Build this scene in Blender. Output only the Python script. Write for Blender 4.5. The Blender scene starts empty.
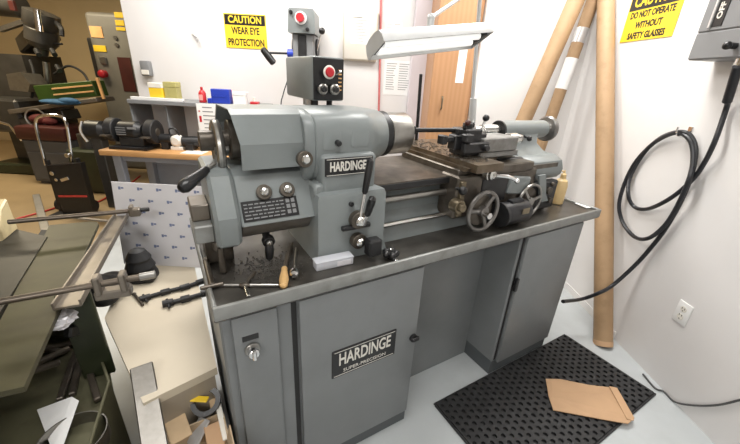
import bpy, bmesh, math, random
from math import sin, cos, pi, radians as rad
from mathutils import Matrix, Vector
random.seed(7)
C = bpy.context.scene.collection
# ------------------------------------------------------------------ camera model of the place
F, PIT, ROLL, CH = 342.81, 0.4003, 0.0538, 1.4123
OX, OY, TH = -0.3825, 0.6963, 0.5479            # lathe origin (front left corner of its pan) and bearing
WX0, WANG = 1.6135, -0.0422                     # right wall
def ray(px, py):
    u, v = px-370, 222-py; c, s = cos(ROLL), sin(ROLL)
    X = (u*c-v*s)/F; Y = (u*s+v*c)/F
    return Vector((X, cos(PIT)+Y*sin(PIT), -sin(PIT)+Y*cos(PIT)))
CAMP = Vector((0, 0, CH))
def WY(px, py, y): r = ray(px, py); return CAMP+r*(y/r.y)
def WZ(px, py, z): r = ray(px, py); return CAMP+r*((z-CH)/r.z)
def WX(px, py, x): r = ray(px, py); return CAMP+r*(x/r.x)
def WR(px, py, off=0):                           # on the right wall, off metres into the room
    r = ray(px, py); k = math.tan(WANG); return CAMP+r*((WX0-off)/(r.x-k*r.y))
def wallx(y): return WX0+y*math.tan(WANG)
def loc(w, o=(OX, OY), th=TH):
    dx, dy = w[0]-o[0], w[1]-o[1]
    return Vector((dx*cos(th)+dy*sin(th), -dx*sin(th)+dy*cos(th), w[2]))
def LB(px, py, b):                               # lathe coordinates of what is seen at depth b
    r = ray(px, py); n = Vector((-sin(TH), cos(TH), 0)); o = Vector((OX, OY, 0))+n*b
    return loc(CAMP+r*(n.dot(o-CAMP)/n.dot(r)))
def LZ(px, py, z): return loc(WZ(px, py, z))
def LW(a, b, z): return Vector((OX+a*cos(TH)-b*sin(TH), OY+a*sin(TH)+b*cos(TH), z))
# ------------------------------------------------------------------ materials
def mat(name, col, rough=.5, metal=0, var=.12, scale=18, bump=0, bscale=120, spec=.5, dirt=None, dscale=4, damt=.5, emis=0, trans=0, aniso=0):
    m = bpy.data.materials.new(name); m.use_nodes = True
    nt = m.node_tree; N = nt.nodes; Lk = nt.links; b = N['Principled BSDF']
    b.inputs['Roughness'].default_value = rough; b.inputs['Metallic'].default_value = metal
    b.inputs['Specular IOR Level'].default_value = spec
    tc = N.new('ShaderNodeTexCoord'); nz = N.new('ShaderNodeTexNoise'); nz.inputs['Scale'].default_value = scale; nz.inputs['Detail'].default_value = 5
    Lk.new(tc.outputs['Object'], nz.inputs['Vector'])
    cr = N.new('ShaderNodeValToRGB'); Lk.new(nz.outputs['Fac'], cr.inputs['Fac'])
    lo = [max(0, c*(1-var)) for c in col]+[1]; hi = [min(1, c*(1+var)) for c in col]+[1]
    cr.color_ramp.elements[0].position = .3; cr.color_ramp.elements[1].position = .7
    cr.color_ramp.elements[0].color = lo; cr.color_ramp.elements[1].color = hi
    out = cr.outputs['Color']
    if dirt:
        n2 = N.new('ShaderNodeTexNoise'); n2.inputs['Scale'].default_value = dscale; n2.inputs['Detail'].default_value = 7; n2.inputs['Roughness'].default_value = .65
        Lk.new(tc.outputs['Object'], n2.inputs['Vector'])
        r2 = N.new('ShaderNodeValToRGB'); r2.color_ramp.elements[0].position = .5-.0; r2.color_ramp.elements[1].position = .72
        r2.color_ramp.elements[0].color = (0, 0, 0, 1); r2.color_ramp.elements[1].color = (damt, damt, damt, 1)
        Lk.new(n2.outputs['Fac'], r2.inputs['Fac'])
        mx = N.new('ShaderNodeMix'); mx.data_type = 'RGBA'; Lk.new(r2.outputs['Color'], mx.inputs[0]); Lk.new(out, mx.inputs[6]); mx.inputs[7].default_value = list(dirt)+[1]
        out = mx.outputs[2]
    Lk.new(out, b.inputs['Base Color'])
    if bump:
        n3 = N.new('ShaderNodeTexNoise'); n3.inputs['Scale'].default_value = bscale; n3.inputs['Detail'].default_value = 3
        Lk.new(tc.outputs['Object'], n3.inputs['Vector'])
        bp = N.new('ShaderNodeBump'); bp.inputs['Strength'].default_value = bump; bp.inputs['Distance'].default_value = .002
        Lk.new(n3.outputs['Fac'], bp.inputs['Height']); Lk.new(bp.outputs['Normal'], b.inputs['Normal'])
    if emis:
        b.inputs['Emission Color'].default_value = list(col)+[1]; b.inputs['Emission Strength'].default_value = emis
    if trans: b.inputs['Transmission Weight'].default_value = trans
    if aniso: b.inputs['Anisotropic'].default_value = aniso
    return m
def stripes(name, c1, c2, scale, axis='X', rough=.5):
    m = mat(name, c1, rough); nt = m.node_tree; N = nt.nodes; Lk = nt.links
    tc = N.new('ShaderNodeTexCoord'); w = N.new('ShaderNodeTexWave'); w.bands_direction = axis; w.inputs['Scale'].default_value = scale; w.inputs['Distortion'].default_value = 3.5; w.inputs['Detail'].default_value = 3; w.inputs['Detail Scale'].default_value = .6
    mp = N.new('ShaderNodeMapping'); mp.inputs['Scale'].default_value = (1, 1, .12) if axis != 'Z' else (.12, .12, 1)
    Lk.new(tc.outputs['Object'], mp.inputs['Vector']); Lk.new(mp.outputs['Vector'], w.inputs['Vector'])
    cr = N.new('ShaderNodeValToRGB'); cr.color_ramp.elements[0].color = list(c1)+[1]; cr.color_ramp.elements[1].color = list(c2)+[1]
    Lk.new(w.outputs['Fac'], cr.inputs['Fac']); Lk.new(cr.outputs['Color'], N['Principled BSDF'].inputs['Base Color'])
    return m
M = dict(
 paint=mat('machine_grey_paint', (.208, .230, .231), .36, 0, .05, 9, .08, 60, dirt=(.14, .14, .125), dscale=3.5, damt=.35),
 cab=mat('cabinet_grey_paint', (.185, .196, .200), .40, 0, .05, 6, .06, 60, dirt=(.135, .14, .14), dscale=5, damt=.3),
 cabdark=mat('dark_cabinet_paint', (.085, .095, .10), .5, 0, .08, 6),
 kick=mat('kick_black', (.012, .012, .012), .6),
 pan=mat('oily_pan_steel', (.075, .070, .062), .32, .35, .3, 14, .1, 50, dirt=(.035, .026, .018), dscale=5, damt=.85),
 panlip=mat('pan_lip_paint', (.25, .255, .245), .42, .1, .12, 20, 0, dirt=(.12, .105, .085), dscale=9, damt=.5),
 steel=mat('worn_steel', (.33, .32, .30), .3, .9, .12, 25, .03),
 wheel=mat('dull_handwheel_steel', (.21, .20, .19), .33, .8, .15, 25),
 bright=mat('bright_steel', (.72, .72, .70), .2, 1, .06, 25),
 chrome=mat('chrome', (.8, .8, .8), .12, 1, .03, 10),
 dsteel=mat('oiled_dark_steel', (.11, .095, .078), .38, .6, .35, 22, .1, 80, dirt=(.045, .03, .017), dscale=12, damt=.7),
 brown=mat('oily_brown_slide', (.12, .09, .06), .34, .5, .35, 16, .1, 60, dirt=(.22, .19, .15), dscale=18, damt=.6),
 iron=mat('black_iron', (.02, .02, .021), .42, .2, .3, 20),
 black=mat('black_plastic', (.012, .012, .013), .3, 0, .2, 20),
 rubber=mat('black_rubber', (.014, .014, .015), .6, 0, .25, 30, .15, 90),
 matr=mat('mat_rubber', (.022, .022, .023), .6, 0, .3, 30, .15, 90),
 plate=mat('nameplate_black', (.012, .012, .013), .35, 0, .2, 20),
 letter=mat('plate_letter', (.72, .70, .64), .4, .1, .04, 40),
 wallw=mat('white_wall_paint', (.74, .725, .715), .7, 0, .015, 2.2, .05, 40, dirt=(.67, .65, .635), dscale=1.3, damt=.3),
 walltan=mat('tan_wall_paint', (.55, .43, .25), .7, 0, .05, 2),
 ceil=mat('ceiling_white', (.8, .79, .77), .8, 0, .02, 3),
 floor=mat('grey_floor_paint', (.50, .53, .54), .33, 0, .06, 3, .05, 20, dirt=(.40, .42, .42), dscale=2.5, damt=.5),
 floortan=mat('tan_shop_floor', (.36, .26, .14), .45, 0, .12, 2, .05, 20, dirt=(.22, .16, .09), dscale=1.5, damt=.6),
 cardboard=mat('cardboard', (.52, .33, .19), .75, 0, .06, 8, .05, 40),
 cardbox=mat('kraft_board', (.50, .38, .25), .75, 0, .08, 8),
 tube=mat('kraft_tube', (.37, .24, .13), .62, 0, .05, 12, 0, dirt=(.27, .17, .085), dscale=14, damt=.6),
 white=mat('white_paper', (.84, .84, .83), .6, 0, .02, 20),
 offwhite=mat('offwhite_plastic', (.78, .75, .68), .5, 0, .03, 10),
 yellow=mat('sign_yellow', (.85, .58, .03), .5, 0, .05, 8),
 red=mat('red_plastic', (.50, .02, .03), .35, 0, .08, 10),
 pink=mat('pink_wrap', (.85, .38, .35), .6, 0, .1, 10),
 blue=mat('blue_plastic', (.02, .05, .42), .4, 0, .1, 10),
 oak=stripes('oak_veneer', (.44, .235, .115), (.48, .265, .135), 9, 'X', .45),
 benchtop=stripes('bench_wood', (.52, .27, .10), (.62, .34, .14), 5, 'Y', .45),
 benchleg=mat('bench_steel_paint', (.24, .25, .28), .5, 0, .06, 10),
 shelf=mat('shelf_grey', (.22, .225, .23), .5, 0, .06, 10),
 lamp=mat('lamp_grey_enamel', (.56, .57, .57), .35, .2, .04, 20),
 lampin=mat('lamp_reflector', (.75, .75, .74), .4, 0, .02, 20),
 tubew=mat('fluorescent_tube', (.95, .95, .92), .4, 0, .0, 20, emis=.6),
 olive=mat('olive_saw_enamel', (.13, .125, .075), .42, .15, .2, 9, .05, 40, dirt=(.06, .045, .025), dscale=6, damt=.7),
 olivetop=mat('oily_saw_table', (.050, .046, .022), .45, .05, .2, 7, .05, 40, dirt=(.035, .028, .017), dscale=5, damt=.7, spec=.25),
 greytop=mat('oily_grey_table', (.040, .037, .029), .45, .05, .2, 7, .05, 40, dirt=(.025, .022, .017), dscale=5, damt=.7, spec=.25),
 green=mat('dark_green_enamel', (.028, .036, .016), .4, 0, .2, 9, 0, dirt=(.015, .015, .008), dscale=6, damt=.6),
 green2=mat('bright_green_enamel', (.04, .085, .012), .4, 0, .15, 9),
 cream=mat('cream_enamel', (.62, .52, .30), .4, 0, .08, 12, .05, 40, dirt=(.35, .26, .13), dscale=14, damt=.6),
 channel=mat('worn_tan_channel', (.19, .165, .135), .36, .4, .15, 12, .05, 60, dirt=(.15, .11, .07), dscale=9, damt=.5),
 rod=mat('brown_steel_rod', (.15, .125, .10), .33, .7, .15, 20),
 beige=mat('beige_laminate', (.60, .53, .41), .5, 0, .05, 4, .03, 40, dirt=(.46, .38, .26), dscale=3, damt=.5),
 beigeface=mat('beige_side', (.36, .31, .24), .55, 0, .08, 6, 0, dirt=(.24, .20, .15), dscale=4, damt=.6),
 foil=mat('protective_film', (.80, .79, .82), .28, .1, .05, 5),
 logo=mat('film_print_blue', (.19, .23, .38), .4, 0, .1, 40),
 brushed=mat('brushed_stainless', (.30, .285, .26), .42, 1, .08, 60, aniso=.3),
 millgrey=mat('mill_dark_grey', (.062, .058, .052), .3, .3, .2, 8),
 cncgrey=mat('control_cabinet_grey', (.17, .16, .135), .45, 0, .08, 6),
 cabfar=mat('far_cabinet_grey', (.075, .075, .075), .45, 0, .1, 6),
 darkred=mat('dark_red_enamel', (.06, .014, .011), .4, 0, .2, 8),
 orange=mat('orange_card', (.85, .48, .20), .5, 0, .12, 12),
 handle=mat('bare_wood_handle', (.66, .42, .18), .45, 0, .1, 30),
 clear=mat('clear_plastic', (.84, .86, .92), .15, 0, .03, 20, trans=.3),
 bottle=mat('amber_translucent_plastic', (.86, .64, .32), .35, 0, .06, 20, trans=.25),
 redhose=mat('red_cord', (.55, .05, .04), .45, 0, .1, 20),
 pinkhose=mat('faded_red_line', (.62, .17, .17), .5, 0, .1, 20),
 cord=mat('grey_cord', (.07, .07, .07), .5, 0, .1, 20),
 cable=mat('black_cable', (.013, .014, .018), .38, 0, .2, 20),
 ebox=mat('switchgear_grey', (.20, .205, .21), .42, 0, .05, 6),
 tape=mat('silver_tape', (.60, .60, .60), .3, .5, .06, 40),
 brass=mat('dirty_brass', (.20, .165, .11), .38, .7, .3, 25),
 motor=mat('motor_black', (.016, .016, .018), .35, .2, .2, 20),
 wood=mat('pale_wood_offcut', (.62, .45, .27), .6, 0, .1, 14),
 purple=mat('printed_dark', (.10, .10, .11), .5, 0, .1, 30),
 pale=mat('pale_lilac_paint', (.66, .62, .66), .6, 0, .02, 4),
 chips=mat('metal_chips', (.13, .12, .11), .45, .5, .5, 60),
 bluerag=mat('blue_rag', (.03, .10, .20), .8, 0, .3, 14),
 redrag=mat('red_rag', (.10, .012, .010), .8, 0, .3, 14),
)
# ------------------------------------------------------------------ mesh builder
def frame_to(p0, p1):
    d = (Vector(p1)-Vector(p0)); q = d.to_track_quat('Z', 'Y')
    return Matrix.Translation(Vector(p0)) @ q.to_matrix().to_4x4(), d.length
def smoothpath(pts, k=6, closed=False):
    P = [Vector(p) for p in pts]; n = len(P); out = []
    rng = range(n) if closed else range(n-1)
    for i in rng:
        p0 = P[(i-1) % n] if (closed or i > 0) else P[i]*2-P[i+1]
        p1, p2 = P[i], P[(i+1) % n]
        p3 = P[(i+2) % n] if (closed or i+2 < n) else p2*2-p1
        for j in range(k):
            t = j/k
            out.append(.5*((2*p1)+(p2-p0)*t+(2*p0-5*p1+4*p2-p3)*t*t+(3*p1-p0-3*p2+p3)*t**3))
    if not closed: out.append(P[-1])
    return out
class MB:
    def __init__(s): s.v = []; s.f = []; s.mi = 0
    def raw(s, verts, faces, Mx=None):
        o = len(s.v); s.v += [(Mx @ Vector(v)) if Mx else Vector(v) for v in verts]
        s.f += [([i+o for i in f], s.mi) for f in faces]; return s
    def mat(s, i): s.mi = i; return s
    def bmm(s, bm, Mx=None):
        bm.verts.index_update(); s.raw([v.co.copy() for v in bm.verts], [[v.index for v in f.verts] for f in bm.faces], Mx); bm.free(); return s
    def box(s, x0, x1, y0, y1, z0, z1, bev=.003, Mx=None, seg=1):
        bm = bmesh.new(); bmesh.ops.create_cube(bm, size=1)
        for v in bm.verts: v.co = Vector(((x0+x1)/2+v.co.x*(x1-x0), (y0+y1)/2+v.co.y*(y1-y0), (z0+z1)/2+v.co.z*(z1-z0)))
        b = min(bev, .45*min(abs(x1-x0), abs(y1-y0), abs(z1-z0)))
        if b > 0: bmesh.ops.bevel(bm, geom=bm.edges[:], offset=b, segments=seg, affect='EDGES', profile=.5)
        return s.bmm(bm, Mx)
    def bar(s, p0, p1, w, h, bev=.002, up=(0, 0, 1)):      # rectangular bar between two points
        p0, p1 = Vector(p0), Vector(p1); z = (p1-p0).normalized(); x = z.cross(Vector(up)).normalized(); y = z.cross(x)
        Mx = Matrix.Translation(p0) @ Matrix((x, y, z)).transposed().to_4x4()
        return s.box(-w/2, w/2, -h/2, h/2, 0, (p1-p0).length, bev, Mx)
    def rev(s, prof, p0, p1, n=28):                        # prof: (radius, fraction or metres along p0->p1 in metres)
        Mx, L = frame_to(p0, p1); v = []; f = []
        for r, t in prof:
            for i in range(n): v.append((r*cos(2*pi*i/n), r*sin(2*pi*i/n), t))
        for k in range(len(prof)-1):
            for i in range(n):
                j = (i+1) % n; f.append([k*n+i, k*n+j, (k+1)*n+j, (k+1)*n+i])
        f.append(list(range(n))[::-1]); f.append([(len(prof)-1)*n+i for i in range(n)])
        return s.raw(v, f, Mx)
    def cyl(s, p0, p1, r, r1=None, n=24, bev=.0015):
        L = (Vector(p1)-Vector(p0)).length; r1 = r if r1 is None else r1; b = min(bev, r*.4, L*.3)
        return s.rev([(r-b, 0), (r, b), (r1, L-b), (r1-b if r1 > b else r1, L)], p0, p1, n)
    def tube(s, pts, r, n=8, k=6, closed=False, smooth=True):
        P = smoothpath(pts, k, closed) if smooth else [Vector(p) for p in pts]
        N = len(P); v = []; f = []; up = None
        for i, p in enumerate(P):
            a = P[(i-1) % N] if (closed or i > 0) else p; b = P[(i+1) % N] if (closed or i < N-1) else p
            t = (b-a).normalized()
            if up is None: up = t.orthogonal().normalized()
            up = (up-t*up.dot(t)).normalized(); w = t.cross(up)
            rr = r[min(i*len(r)//N, len(r)-1)] if isinstance(r, (list, tuple)) else r
            for j in range(n): v.append(p+(up*cos(2*pi*j/n)+w*sin(2*pi*j/n))*rr)
        for i in range(N if closed else N-1):
            i2 = (i+1) % N
            for j in range(n): f.append([i*n+j, i*n+(j+1) % n, i2*n+(j+1) % n, i2*n+j])
        if not closed: f.append(list(range(n))[::-1]); f.append([(N-1)*n+j for j in range(n)])
        return s.raw(v, f)
    def ring(s, c, axis, R, r, n=40, m=10):
        Mx, _ = frame_to(c, Vector(c)+Vector(axis)); v = []; f = []
        for i in range(n):
            for j in range(m):
                A, B = 2*pi*i/n, 2*pi*j/m; v.append(((R+r*cos(B))*cos(A), (R+r*cos(B))*sin(A), r*sin(B)))
        for i in range(n):
            for j in range(m): f.append([i*m+j, ((i+1) % n)*m+j, ((i+1) % n)*m+(j+1) % m, i*m+(j+1) % m])
        return s.raw(v, f, Mx)
    def ball(s, c, r, sc=(1, 1, 1), n=16):
        bm = bmesh.new(); bmesh.ops.create_uvsphere(bm, u_segments=n, v_segments=n//2+2, radius=r)
        return s.bmm(bm, Matrix.Translation(Vector(c)) @ Matrix.Diagonal((*sc, 1)))
    def loft(s, secs, cap=True):
        n = len(secs[0]); v = [p for q in secs for p in q]; f = []
        for k in range(len(secs)-1):
            for i in range(n):
                j = (i+1) % n; f.append([k*n+i, k*n+j, (k+1)*n+j, (k+1)*n+i])
        if cap: f.append(list(range(n))[::-1]); f.append([(len(secs)-1)*n+i for i in range(n)])
        return s.raw(v, f)
    def prismx(s, poly, x0, x1, inset=0, Mx=None):          # (y,z) outline pushed along x
        secs = [[(x0, y, z) for y, z in poly], [(x1, y, z) for y, z in poly]]
        if inset:
            cy = sum(p[0] for p in poly)/len(poly); cz = sum(p[1] for p in poly)/len(poly)
            def sh(p): 
                d = math.hypot(p[0]-cy, p[1]-cz); k = 1-inset/max(d, 1e-6); return (cy+(p[0]-cy)*k, cz+(p[1]-cz)*k)
            q = [sh(p) for p in poly]
            secs = [[(x0, y, z) for y, z in q], [(x0+inset, y, z) for y, z in poly], [(x1-inset, y, z) for y, z in poly], [(x1, y, z) for y, z in q]]
        if Mx: secs = [[Mx @ Vector(p) for p in q] for q in secs]
        return s.loft(secs)
    def prismz(s, poly, z0, z1, Mx=None):
        secs = [[Vector((x, y, z0)) for x, y in poly], [Vector((x, y, z1)) for x, y in poly]]
        if Mx: secs = [[Mx @ p for p in q] for q in secs]
        return s.loft(secs)
    def text(s, body, size, Mx, ext=.0006, sx=1, bold=0):
        cu = bpy.data.curves.new('lettering_curve', 'FONT'); cu.body = body; cu.size = size; cu.align_x = 'CENTER'; cu.align_y = 'CENTER'; cu.extrude = ext; cu.resolution_u = 3; cu.offset = bold
        o = bpy.data.objects.new('lettering_curve', cu); C.objects.link(o)
        dg = bpy.context.evaluated_depsgraph_get(); me = bpy.data.meshes.new_from_object(o.evaluated_get(dg))
        vs = [Vector((v.co.x*sx, v.co.y, v.co.z)) for v in me.vertices]; fs = [list(p.vertices) for p in me.polygons]
        bpy.data.objects.remove(o); bpy.data.curves.remove(cu); bpy.data.meshes.remove(me)
        return s.raw(vs, fs, Mx)
    def build(s, name, mats, parent=None, sharp=32, recenter=False, flat=False):
        if not isinstance(mats, (list, tuple)): mats = [mats]
        me = bpy.data.meshes.new(name); o = bpy.data.objects.new(name, me); C.objects.link(o)
        off = Vector((0, 0, 0))
        if recenter:
            xs = [v.x for v in s.v]; ys = [v.y for v in s.v]; zs = [v.z for v in s.v]
            off = Vector(((min(xs)+max(xs))/2, (min(ys)+max(ys))/2, min(zs)))
        me.from_pydata([tuple(v-off) for v in s.v], [], [f for f, _ in s.f])
        for m in mats: me.materials.append(M[m] if isinstance(m, str) else m)
        for p, (f, mi) in zip(me.polygons, s.f): p.material_index = mi
        bm = bmesh.new(); bm.from_mesh(me); bmesh.ops.recalc_face_normals(bm, faces=bm.faces); bm.to_mesh(me); bm.free()
        if not flat:
            for p in me.polygons: p.use_smooth = True
            me.set_sharp_from_angle(angle=rad(sharp))
        o.location = off
        if parent: o.parent = parent
        return o
def tag(o, label=None, cat=None, group=None, kind=None):
    if label: o['label'] = label
    if cat: o['category'] = cat
    if group: o['group'] = group
    if kind: o['kind'] = kind
    return o
def thing(name, label, cat, l=(0, 0, 0), rz=0, group=None):
    o = bpy.data.objects.new(name, None); C.objects.link(o); o.empty_display_size = .1
    o.location = l; o.rotation_euler = (0, 0, rz); return tag(o, label, cat, group)
def solo(name, mb, mats, label, cat, group=None, **k):     # a thing of one mesh, given in world coordinates
    return tag(mb.build(name, mats, None, recenter=True, **k), label, cat, group)
def struct(name, mb, mats): return tag(mb.build(name, mats), kind='structure')
def fr(x, y, o):                                            # matrix from axes and origin
    x = Vector(x).normalized(); y = Vector(y); y = (y-x*x.dot(y)).normalized(); z = x.cross(y)
    Mx = Matrix((x, y, z)).transposed().to_4x4(); Mx.translation = Vector(o); return Mx
FRONT = lambda o: fr((1, 0, 0), (0, 0, 1), o)               # lettering that faces -y
wdir = Vector((sin(WANG), cos(WANG), 0))                    # right wall runs along this
WALLM = lambda o: fr(-wdir, (0, 0, 1), o)                   # lettering on the right wall, facing the room
# ================================================================== THE SETTING
YB, YC, YF, CEIL = 3.34, 2.80, 6.3, 2.75
struct('floor', MB().box(-2.25, 1.8, -2.6, 3.5, -.1, 0, 0), 'floor')
struct('floor_back', MB().box(-7.2, -2.25, -2.6, 6.5, -.1, 0, 0).box(-2.25, 1.8, 3.5, 6.5, -.1, 0, 0), 'floortan')
struct('ceiling', MB().box(-7.2, 1.8, -2.6, 6.5, CEIL, CEIL+.1, 0), 'ceil')
struct('wall_right', MB().raw([(wallx(y)+d, y, z) for d in (0, .12) for y in (-2.6, YB+.1) for z in (0, CEIL)], [(0, 1, 3, 2), (4, 6, 7, 5), (0, 4, 5, 1), (2, 3, 7, 6), (1, 5, 7, 3), (0, 2, 6, 4)]), 'wallw')
xl = WY(120, 0, YB).x
struct('wall_back', MB().box(xl, .98, YB, YB+.12, 0, CEIL, 0), 'wallw')
xc = WY(479, 60, YC).x
struct('wall_center', MB().box(xc, wallx(YC)+.02, YC, YB, 0, CEIL, 0), 'wallw')
struct('wall_far', MB().box(-7.2, 1.0, YF, YF+.12, 0, CEIL, 0), 'walltan')
struct('wall_left', MB().box(-7.2, -7.08, -2.6, 6.4, 0, CEIL, 0), 'walltan')
struct('wall_front', MB().box(-7.2, 1.9, -2.7, -2.58, 0, CEIL, 0), 'wallw')
p = WY(411, 60, 3.30); q = WY(432, 60, 3.30)
struct('trim_1', MB().box(p.x, q.x, 3.26, YB, 0, CEIL, .004), 'pale')
struct('baseboard_right', MB().raw([(wallx(y)-d, y, z) for d in (0, .006) for y in (1.70, 2.79) for z in (0, .05)], [(0, 1, 3, 2), (4, 6, 7, 5), (0, 4, 5, 1), (2, 3, 7, 6), (1, 5, 7, 3), (0, 2, 6, 4)]), 'wallw')
# ================================================================== THE LATHE
lathe = thing('lathe', 'large grey toolroom lathe standing on its two-door cabinet base', 'lathe', (OX, OY, 0), TH)
def LP(name, mb, mats, par=None, label=None, **k):
    o = mb.build(name, mats, par or lathe, **k)
    if label: o['label'] = label
    return o
# base
LP('base_cabinet', MB().box(.012, .705, .022, .60, .085, .812, .006).box(1.24, 1.71, .022, .60, .085, .812, .006).box(.70, 1.245, .20, .60, .0, .812, .004)
   .mat(1).box(.016, .70, .026, .58, 0, .086, .002).box(1.243, 1.705, .026, .58, 0, .086, .002).mat(2).box(.206, .222, .0205, .03, .10, .80, 0).box(1.250, 1.262, .0205, .03, .10, .80, 0), ['cab', 'cabdark', 'kick'])
d = LP('door', MB().box(.226, .688, .004, .0215, .085, .805, .005, seg=2), 'cab')
LP('latch', MB().cyl((.672, .005, .495), (.672, -.008, .495), .017).box(.658, .692, -.016, -.006, .486, .506, .004), 'black', d)
def plate_sign(name, par, x0, x1, z0, z1, y, big, small=None, slant=0):
    pl = LP(name, MB().box(x0, x1, y-.004, y+.001, z0, z1, .0015), 'plate', par, 'black nameplate')
    m = MB(); w = x1-x0; h = z1-z0; cx, cz = (x0+x1)/2, (z0+z1)/2
    zt = cz+h*.12 if small else cz
    m.text(big, h*(.62 if small else .72), fr((1, 0, 0), (0, 0, 1), (cx-(0 if small else w*.03), y-.0045, zt)), .0006, w*(.86 if small else .80)/(h*(.62 if small else .72)*len(big)*.66), .0012)
    if small: m.text(small, h*.17, fr((1, 0, 0), (0, 0, 1), (cx, y-.0045, cz-h*.31)), .0004, w*.84/(h*.17*len(small)*.66))
    for zz in (z0+h*.06, z1-h*.06): m.box(x0+w*.03, x1-w*.03, y-.005, y-.0035, zz-.0008, zz+.0008, 0)
    LP('lettering', m, 'letter', pl); return pl
plate_sign('nameplate', d, .330, .588, .452, .570, .004, 'HARDINGE', 'SUPER-PRECISION')
d = LP('door', MB().box(.040, .162, .008, .0215, .09, .803, .004, seg=2), 'cab', label='narrow plain grey door')
LP('selector_knob', MB().cyl((.085, .008, .690), (.085, -.002, .690), .021).mat(1).cyl((.085, -.002, .690), (.085, -.022, .690), .015).box(.079, .091, -.030, -.020, .674, .706, .003), ['steel', 'chrome'], d)
LP('label_plate', MB().box(.062, .106, .005, .009, .720, .737, .001), 'plate', d)
d = LP('door', MB().box(1.265, 1.69, .004, .0215, .085, .805, .005, seg=2), 'cab')
LP('latch', MB().box(1.246, 1.263, -.004, .012, .53, .60, .003), 'black', d)
# pan
LP('chip_pan', MB().box(0, 1.81, 0, .66, .81, .845, .004).mat(1).box(0, 1.81, -.002, .012, .815, .857, .005, seg=2).box(0, 1.81, .648, .66, .815, .857, .004).box(0, .012, .010, .650, .815, .857, .004).box(1.798, 1.81, .010, .650, .815, .857, .004), ['pan', 'panlip'])
# bed
bed = LP('bed', MB().mat(0).prismx([(.15, 1.078), (.15, 1.05), (.185, 1.035), (.49, 1.035), (.52, 1.05), (.52, 1.078)], .56, 1.585, .003).mat(1).prismx([(.20, 1.036), (.205, .95), (.17, .90), (.16, .845), (.54, .845), (.48, 1.036)], .56, 1.58), ['dsteel', 'paint'])
LP('lead_screw', MB().cyl((.57, .165, 1.012), (1.40, .165, 1.012), .013, n=16), 'steel', bed)
LP('feed_rod', MB().cyl((.57, .155, .918), (1.40, .155, .918), .010, n=16), 'bright', bed)
LP('scale_strip', MB().box(.57, .93, .147, .151, 1.052, 1.074, .001), 'iron', bed)
# headstock
CB, CZ = .33, 1.215
def supere(a, w, ht, hb, n, N=48, cb=CB, cz=CZ):
    out = []
    for i in range(N):
        t = 2*pi*i/N; c, s = cos(t), sin(t); h = ht if s > 0 else hb
        r = 1/((abs(c)/w)**n+(abs(s)/h)**n)**(1/n); out.append(Vector((a, cb+r*c, cz+r*s)))
    return out
head = LP('headstock', MB().loft([supere(.320, .150, .092, .125, 3.6), supere(.328, .156, .097, .13, 3.6), supere(.348, .156, .097, .13, 3.6), supere(.352, .152, .094, .13, 3.6), supere(.356, .156, .097, .13, 3.6), supere(.535, .156, .098, .13, 3.6), supere(.565, .145, .098, .12, 2.8), supere(.60, .112, .094, .103, 2.2), supere(.645, .090, .088, .088, 2), supere(.658, .085, .083, .083, 2)])
   .loft([[Vector((a, b, z)) for a, b in ((.335-e, .122-f), (.580+e, .122-f), (.580+e, .52), (.335-e, .52))] for z, e, f in ((.845, .010, .012), (.89, 0, 0), (1.055, 0, 0), (1.07, -.005, -.005), (1.076, -.02, -.02))]).box(.362, .553, .148, .50, 1.05, 1.188, .016, None, 3).box(.335, .372, .150, .50, 1.05, 1.10, .008), 'paint', sharp=40)
plate_sign('nameplate', head, .368, .535, 1.124, 1.180, .148, 'HARDINGE')
LP('oil_sight', MB().prismx([(.172, 1.20), (.170, 1.235), (.178, 1.262), (.19, 1.262), (.19, 1.20)], .375, .435, .004).mat(1).cyl((.42, .173, 1.222), (.42, .155, 1.220), .009), ['paint', 'black'], head)
LP('oil_sight', MB().prismx([(.172, 1.205), (.170, 1.235), (.178, 1.262), (.19, 1.262), (.19, 1.205)], .47, .535, .004), 'paint', head)
q = LB(304, 159, .17)
def knob(nm, q, dirv, r, L, mats=('dsteel', 'bright'), par=None):
    q = Vector(q); dv = Vector(dirv).normalized(); m = MB().cyl(q-dv*.006, q+dv*L*.45, r*1.2)
    m.mat(1).rev([(r*.68, 0), (r*.68, L*.25), (r*.5, L*.4), (r*.2, L*.45)], q+dv*L*.4, q+dv*L*1.4, 20)
    return LP(nm, m, list(mats), par)
knob('adjusting_knob', q, (0, -1, .1), .020, .03, par=head)
# headstock controls
def lever(nm, base, tip, r=.011, frac=.45, par=None):
    base, tip = Vector(base), Vector(tip); mid = base.lerp(tip, frac)
    m = MB().cyl(base, mid, r*.5, n=12).mat(1).rev([(r*.6, 0), (r*.9, .006), (r*1.1, (tip-mid).length*.7), (r*.95, (tip-mid).length*.93), (r*.3, (tip-mid).length)], mid, tip, 14)
    return LP(nm, m, ['chrome', 'black'], par)
q1 = LB(357, 219, .11); q2 = LB(357, 243, .11)
knob('selector_knob', q1, (0, -1, 0), .024, .04, ('dsteel', 'bright'), head)
lever('feed_lever', q1+Vector((.0, -.02, .01)), LB(371, 158, .10), .011, .42, head)
lever('speed_lever', q1+Vector((.01, -.03, -.01)), LB(373, 197, .03), .012, .35, head)
LP('pivot_bar', MB().box(q1.x-.055, q1.x+.05, .102, .118, q1.z-.034, q1.z-.018, .003), 'iron', head)
knob('selector_knob', q2+Vector((0, 0, .012)), (0, -1, 0), .022, .04, ('dsteel', 'bright'), head)
q = LB(352, 185, .118); LP('oil_cap', MB().cyl((q.x, .124, 1.035), (q.x, .113, 1.035), .008), 'black', head)
LP('clamp_block', MB().box(q2.x+.012, q2.x+.062, .045, .085, .865, .925, .006).cyl((q2.x+.035, .085, .89), (q2.x+.035, .125, .895), .012), 'iron', head)
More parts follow.
